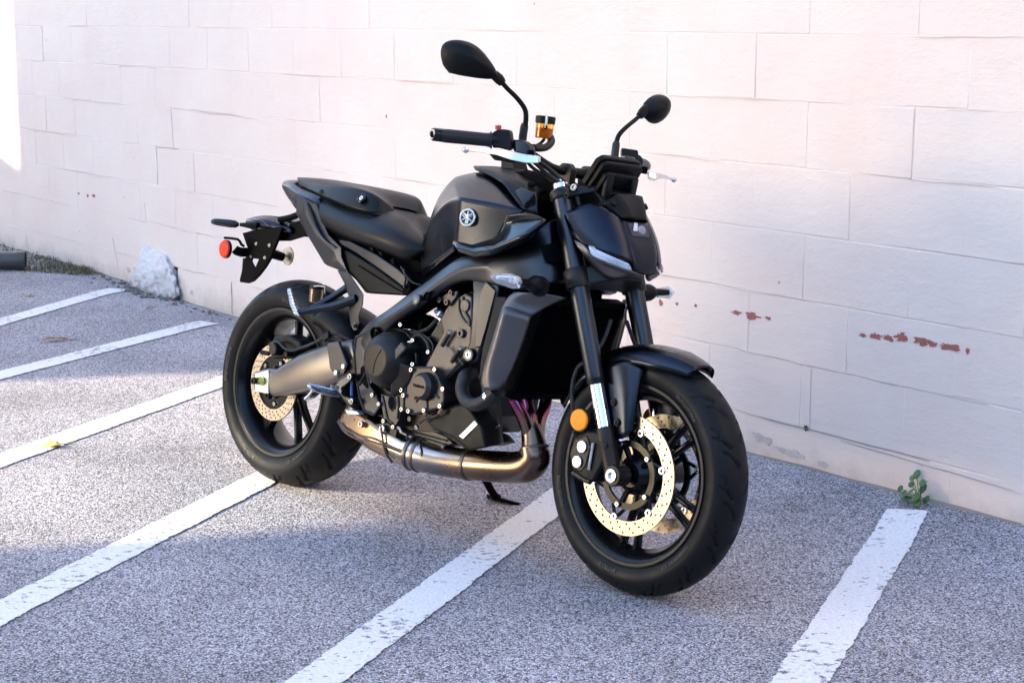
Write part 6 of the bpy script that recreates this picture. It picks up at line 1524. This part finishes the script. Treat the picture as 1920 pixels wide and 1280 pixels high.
mirror_set([(1.0529, -0.1850, 1.1221), (1.0580, -0.1900, 1.1460), (1.0577, -0.1970, 1.1680), (1.0554, -0.2250, 1.1913), (1.0513, -0.2620, 1.2131), (1.0485, -0.2840, 1.2287)], [(1.0482, -0.1820, 1.0844), (1.0461, -0.1820, 1.0978), (1.0506, -0.1850, 1.1247), (1.0522, -0.1860, 1.1328)], [(1.0509, -0.2780, 1.2229), (1.0474, -0.2870, 1.2309), (1.0401, -0.3000, 1.2409)],
           [(1.0512, -0.2920, 1.2396), (1.0352, -0.3150, 1.2730), (1.0206, -0.3400, 1.2995), (1.0051, -0.3600, 1.3121), (0.9866, -0.3830, 1.3151), (0.9682, -0.4030, 1.3094), (0.9631, -0.4160, 1.2956), (0.9628, -0.4160, 1.2734), (0.9659, -0.4080, 1.2483), (0.9761, -0.3930, 1.2295), (0.9989, -0.3650, 1.2273), (1.0222, -0.3320, 1.2256), (1.0443, -0.3020, 1.2275)], (.93, -.30, .10))
mirror_set([(1.0378, 0.1780, 1.1024), (1.0354, 0.1820, 1.1313), (1.0388, 0.1880, 1.1493), (1.0391, 0.2120, 1.1707), (1.0326, 0.2500, 1.1935), (1.0283, 0.2760, 1.2108)], [(1.0444, 0.1720, 1.0706), (1.0426, 0.1720, 1.0820), (1.0375, 0.1780, 1.1167), (1.0371, 0.1790, 1.1253)], [(1.0286, 0.2680, 1.2041), (1.0297, 0.2780, 1.2155), (1.0262, 0.2950, 1.2290)],
           [(1.0247, 0.2780, 1.2225), (1.0170, 0.2920, 1.2429), (1.0161, 0.3100, 1.2596), (1.0159, 0.3350, 1.2715), (1.0171, 0.3600, 1.2747), (1.0168, 0.3800, 1.2669), (1.0132, 0.3920, 1.2491), (1.0145, 0.3900, 1.2268), (1.0198, 0.3720, 1.2042), (1.0239, 0.3450, 1.1895), (1.0265, 0.3150, 1.1906), (1.0292, 0.2900, 1.2009)], (.97, .10, .16))
# brake fluid cup on the bar
cp = (1.0434, -0.1050, 1.1417)
res = lathe('brake_reservoir', [(0.0, .0235), (-.0365, .0225), (-.0385, .020), (-.0385, 0)], cp, (0, 0, 1), M_AMBER, bike, 40)
lathe('fluid', [(-.012, .0205), (-.036, .0200), (-.036, 0)], cp, (0, 0, 1), simple('brake_fluid', (.62, .27, .03), .3), res, 32)
lathe('reservoir_cap', [(.0005, .0255), (.017, .0262), (.0185, .0245), (.0185, 0)], cp, (0, 0, 1), M_PLASTIC, res, 40)
ct = V(cp)
tube('cap_strap', [ct + V((.021, -.018, -.012)), ct + V((.0215, -.0175, .004)), ct + V((.019, -.0155, .019)), ct + V((0, 0, .0195))], .0048, M_ALU, res, 3, 8, flat=.35)
lathe('strap_screw', [(0, .0055), (.005, .0055), (.005, 0)], ct + V((.0185, -.0165, -.010)), (.72, -.6, 0), M_DARK, res, 14)
tube('reservoir_hose', [(1.0530, -0.0920, 1.1107), (1.0638, -0.0950, 1.0973), (1.0717, -0.1200, 1.0814), (1.0753, -0.1500, 1.0757), (1.0782, -0.1720, 1.0749)], .0095, M_RUBBER, res, 6, 14)
tube('reservoir_bracket', [(1.0511, -0.1100, 1.1005), (1.0674, -0.1400, 1.0872), (1.0758, -0.1700, 1.0777)], .004, M_PLASTIC, res, 2, 8)
# cables and hoses round the steering head
tube('brake_hose', [(1.1014, -0.1850, 1.0466), (1.1019, -0.1300, 1.0251), (1.1243, -0.1000, 0.9995), (1.1575, -0.0850, 0.9733), (1.1705, -0.0800, 0.9436)], .0062, M_RUBBER, bike, 5, 10)
tube('throttle_cable', [(1.1018, -0.1900, 1.0394), (1.1039, -0.1400, 1.0148), (1.1351, -0.1100, 0.9926), (1.1545, -0.0900, 0.9862), (1.1252, -0.0500, 0.9905)], .0048, M_RUBBER, bike, 5, 10)
tube('throttle_cable', [(1.0829, -0.2000, 1.0413), (1.0906, -0.1700, 1.0205), (1.1049, -0.1300, 1.0063), (1.1400, -0.1000, 0.9843)], .0045, M_RUBBER, bike, 5, 10)
plate('steering_cover', [(0.8959, -0.0600, 1.0133), (0.9551, -0.0700, 1.0217), (1.0156, -0.0800, 1.0148), (1.0886, -0.0800, 0.9825), (1.0944, -0.0700, 0.9454), (1.0177, -0.0700, 0.9396), (0.9211, -0.0600, 0.9825)], .12, M_DARK, bike, bev=.006)
plate('ignition_mount', [(0.8182, -0.0300, 1.0487), (0.8592, -0.0300, 1.0510), (0.8748, -0.0300, 1.0177), (0.8961, -0.0300, 1.0120), (0.8876, -0.0300, 1.0014), (0.8207, -0.0300, 1.0071)], .05, M_PLASTIC, bike, bev=.004)
"""banjo"""
bolt((1.1678, -0.1000, 0.9863), bike, BOLTB, (.2, -1, .1), .8)

# ---------------------------------------------------------------- headlight cowl, meter
def sym(l, s_=-1): return [V((p[0], -p[1], p[2])) for p in l]
cowl = surf('headlight_cowl', [
    [(1.1698, -0.1300, 0.9193), (1.2084, -0.1180, 0.9434), (1.2460, -0.0820, 0.9572), (1.2914, -0.0460, 0.9209)],
    [(1.1946, -0.1320, 0.8809), (1.2358, -0.1200, 0.8987), (1.2799, -0.0880, 0.9154), (1.3100, -0.0500, 0.8942)],
    [(1.2246, -0.1280, 0.8544), (1.2686, -0.1180, 0.8644), (1.3109, -0.0900, 0.8675), (1.3320, -0.0500, 0.8562)],
    [(1.2530, -0.1220, 0.8481), (1.2946, -0.1060, 0.8358), (1.3300, -0.0800, 0.8249), (1.3447, -0.0450, 0.8152)]], M_MATTE, bike, mirror=False, sub=2, thick=.005, crease_rows=(0, 3), crease_cols=(0, 3), cr=1.0)
surf('headlight_cowl', [sym(r_) for r_ in (
    [(1.1698, -0.1300, 0.9193), (1.2084, -0.1180, 0.9434), (1.2460, -0.0820, 0.9572), (1.2914, -0.0460, 0.9209)],
    [(1.1946, -0.1320, 0.8809), (1.2358, -0.1200, 0.8987), (1.2799, -0.0880, 0.9154), (1.3100, -0.0500, 0.8942)],
    [(1.2246, -0.1280, 0.8544), (1.2686, -0.1180, 0.8644), (1.3109, -0.0900, 0.8675), (1.3320, -0.0500, 0.8562)],
    [(1.2530, -0.1220, 0.8481), (1.2946, -0.1060, 0.8358), (1.3300, -0.0800, 0.8249), (1.3447, -0.0450, 0.8152)])], M_MATTE, bike, mirror=False, sub=2, thick=.005, crease_rows=(0, 3), crease_cols=(0, 3), cr=1.0)
nose = surf('cowl_centre', [
    [(1.2914, -0.0460, 0.9209), (1.2978, -0.0250, 0.9204), (1.2988, 0.0000, 0.9210)],
    [(1.3100, -0.0500, 0.8942), (1.3174, -0.0400, 0.8809), (1.3163, 0.0000, 0.8782)],
    [(1.3320, -0.0500, 0.8562), (1.3397, -0.0360, 0.8526), (1.3361, 0.0000, 0.8545)],
    [(1.3447, -0.0450, 0.8152), (1.3519, -0.0300, 0.8088), (1.3537, 0.0000, 0.8107)],
    [(1.3410, -0.0400, 0.7991), (1.3513, -0.0260, 0.7903), (1.3537, -0.0000, 0.7880)]], M_MATTE, cowl, mirror=True, sub=2, thick=.005, crease_cols=(0,), cr=.6)
lens_pts = [(1.2961, -0.0400, 0.9138), (1.3158, -0.0380, 0.8795), (1.3168, 0.0000, 0.8755), (1.2979, 0.0000, 0.9156)]
LR = [V(p) for p in lens_pts]
full = LR[:2] + [V((LR[1].x, -LR[1].y, LR[1].z)), V((LR[0].x, -LR[0].y, LR[0].z))]
mid_ = sum(full, V()) / 4
M_LAMPGLASS = simple('lamp_glass', (.03, .034, .055), .12, spec=.4)
hl = plate('headlight', [p + V((.0045, 0, .001)) for p in full], .012, M_DARK, cowl, n=(-1, 0, -.1), bev=.003)
plate('lamp_glass', [p.lerp(mid_, .12) + V((.0072, 0, .001)) for p in full], .003, M_LAMPGLASS, hl, n=(-1, 0, -.1), bev=.001)
hc = mid_ + V((.0085, 0, 0))
plate('glint_guide', [hc + V((.0 + dx, a, b_)) for a, b_, dx in ((-.022, -.020, -.001), (-.011, -.020, -.001), (-.008, .0, 0), (-.012, .019, .001), (-.023, .019, .001), (-.024, 0, 0))], .002, simple('glint_guide', (.86, .86, .90), .35, coat=.3), hl, n=(-1, 0, 0), bev=.0006)  # white bar in the lamp, its colour stands in for the bright glint
lathe('projector', [(-.003, .0165), (.001, .0165), (.004, .012), (.006, .006), (.0065, 0)], hc + V((-.003, .010, -.002)), (1, 0, .1), simple('projector', (.22, .22, .25), .12, coat=.5), hl, 32)

# upper brow between meter and lamp
brow = surf('cowl_brow', [
    [(1.2492, -0.0770, 0.9539), (1.2671, -0.0460, 0.9833), (1.2578, 0.0000, 0.9866)],
    [(1.2717, -0.0610, 0.9369), (1.2916, -0.0360, 0.9538), (1.2865, 0.0000, 0.9537)],
    [(1.2943, -0.0475, 0.9224), (1.3023, -0.0270, 0.9260), (1.3002, 0.0000, 0.9238)]], M_PLASTIC, cowl, mirror=True, sub=2, thick=.005, crease_cols=(0, 1), crease_rows=(0, 2), cr=.9)
for s_ in (-1, 1): lathe('brow_screw', [(-.003, .0085), (.0015, .0085), (.0025, .007), (.001, .004), (.001, 0)], V((1.2727, -0.0600, 0.9598)) * 1 if s_ < 0 else V(((1.2727, -0.0600, 0.9598)[0], -(1.2727, -0.0600, 0.9598)[1], (1.2727, -0.0600, 0.9598)[2])), (.75, .35 * s_, .5), M_PLASTIC, brow, 20)
for m_ in (1, -1):
    def mm(l): return [V((p[0], p[1] * m_, p[2])) for p in l]
    pos = plate('position_lamp', mm([(1.2584, -0.1220, 0.8486), (1.2739, -0.1170, 0.8477), (1.2815, -0.1140, 0.8393), (1.3475, -0.0620, 0.8145), (1.3542, -0.0550, 0.7997), (1.3450, -0.0640, 0.7969), (1.2775, -0.1200, 0.8200), (1.2679, -0.1230, 0.8295)]), .010 * m_, M_LENS, cowl, n=(-.75, .55, 0), bev=.003, seg=3)
    for k in range(4):
        t = k / 3
        tube('lamp_rib', [V(mm([(1.2683, -0.1240, 0.8441)])[0]).lerp(V(mm([(1.2768, -0.1240, 0.8250)])[0]), t), V(mm([(1.3480, -0.0660, 0.8117)])[0]).lerp(V(mm([(1.3515, -0.0640, 0.8002)])[0]), t)], .0013, M_CHROME, pos, 1, 6)
    plate('lamp_reflector', mm([(1.2558, -0.1170, 0.8474), (1.2760, -0.1100, 0.8391), (1.3442, -0.0580, 0.8131), (1.3479, -0.0520, 0.8005), (1.2736, -0.1160, 0.8212)]), .003 * m_, M_ALU, pos, n=(-.75, .55, 0), bev=0)
    ch = surf('chin_wing', [
        mm([(1.2170, -0.1300, 0.8563), (1.2530, -0.1260, 0.8492), (1.2693, -0.1260, 0.8268), (1.3023, -0.0900, 0.8083), (1.3503, -0.0540, 0.7967), (1.3554, -0.0100, 0.7876)]),
        mm([(1.2282, -0.1300, 0.8439), (1.2541, -0.1280, 0.8305), (1.2683, -0.1170, 0.8140), (1.2965, -0.0780, 0.7978), (1.3445, -0.0500, 0.7883), (1.3527, -0.0100, 0.7820)]),
        mm([(1.2410, -0.1260, 0.8321), (1.2531, -0.1120, 0.8114), (1.2706, -0.0880, 0.7905), (1.2996, -0.0680, 0.7666), (1.3347, -0.0460, 0.7822), (1.3497, -0.0100, 0.7790)])], M_SHROUD, cowl, sub=2, thick=.005, crease_rows=(1,), crease_cols=(2, 4), cr=.8)
plate('cowl_inner', [(1.1632, -0.0700, 0.9302), (1.2311, -0.0600, 0.9458), (1.2503, -0.0500, 0.9051), (1.2865, -0.0500, 0.8144), (1.2562, -0.0600, 0.8108), (1.2239, -0.0700, 0.8407)], .11, M_DARK, bike, bev=.004)
# display unit: thick tilted box with a raised lip, on a moulded bracket
mA = [V(p) for p in [(1.1793, -0.0880, 0.9949), (1.2299, -0.0700, 1.0696)]]
mt_dir = (mA[1] - mA[0]).normalized()
mn = V((mt_dir.z, 0, -mt_dir.x)).normalized()         # faces forward and down, the back of the display
def mpt(s_, y, d): return V((mA[0].x, 0, mA[0].z)).lerp(V((mA[1].x, 0, mA[1].z)), s_) + V((0, y, 0)) + mn * d
met = plate('display', [mpt(a, y, -.016) for a, y in ((0, -.078), (.85, -.078), (.98, -.066), (1, -.055), (1, .060), (.98, .072), (.85, .084), (0, .084))], .016, M_PLASTIC, bike, n=mn, bev=.004, seg=3)
plate('display_lip', [mpt(a, y, .0015) for a, y in ((.02, -.072), (.83, -.072), (.93, -.060), (.94, .066), (.83, .078), (.02, .078))], .012, M_PLASTIC, met, n=mn, bev=.003)
plate('display_back', [mpt(a, y, .014) for a, y in ((.0, -.060), (.62, -.060), (.70, -.048), (.70, .052), (.62, .066), (.0, .066))], .016, M_PLASTIC, met, n=mn, bev=.004)
plate('display_screen', [mpt(a, y, -.0175) for a, y in ((.08, -.068), (.9, -.068), (.9, .074), (.08, .074))], .001, M_GLOSS, met, n=mn, bev=0)
for s_ in (-1, 1):
    plate('bracket_leg', [mpt(.62, .034 * s_ + .003, .018), mpt(.62, .058 * s_ + .003, .018), mpt(-.12, .058 * s_ + .003, .05), mpt(-.22, .050 * s_ + .003, .06), mpt(-.22, .038 * s_ + .003, .06)], .016, M_PLASTIC, met, n=mn, bev=.003)
    lathe('bracket_screw', [(-.004, .0095), (.012, .0095), (.013, .008), (.010, .005), (.010, 0)], mpt(.34, .033 * s_ + .003, .032), mn, M_DARK, met, 20)
plate('bracket_bar', [mpt(.10, -.045, .03), mpt(.20, -.045, .03), mpt(.20, .052, .03), mpt(.10, .052, .03)], .018, M_PLASTIC, met, n=mn, bev=.003)
plate('bracket_foot', [mpt(-.05, -.06, .02), mpt(.06, -.06, .02), mpt(.06, .066, .02), mpt(-.05, .066, .02)], .05, M_PLASTIC, met, n=mn, bev=.004)
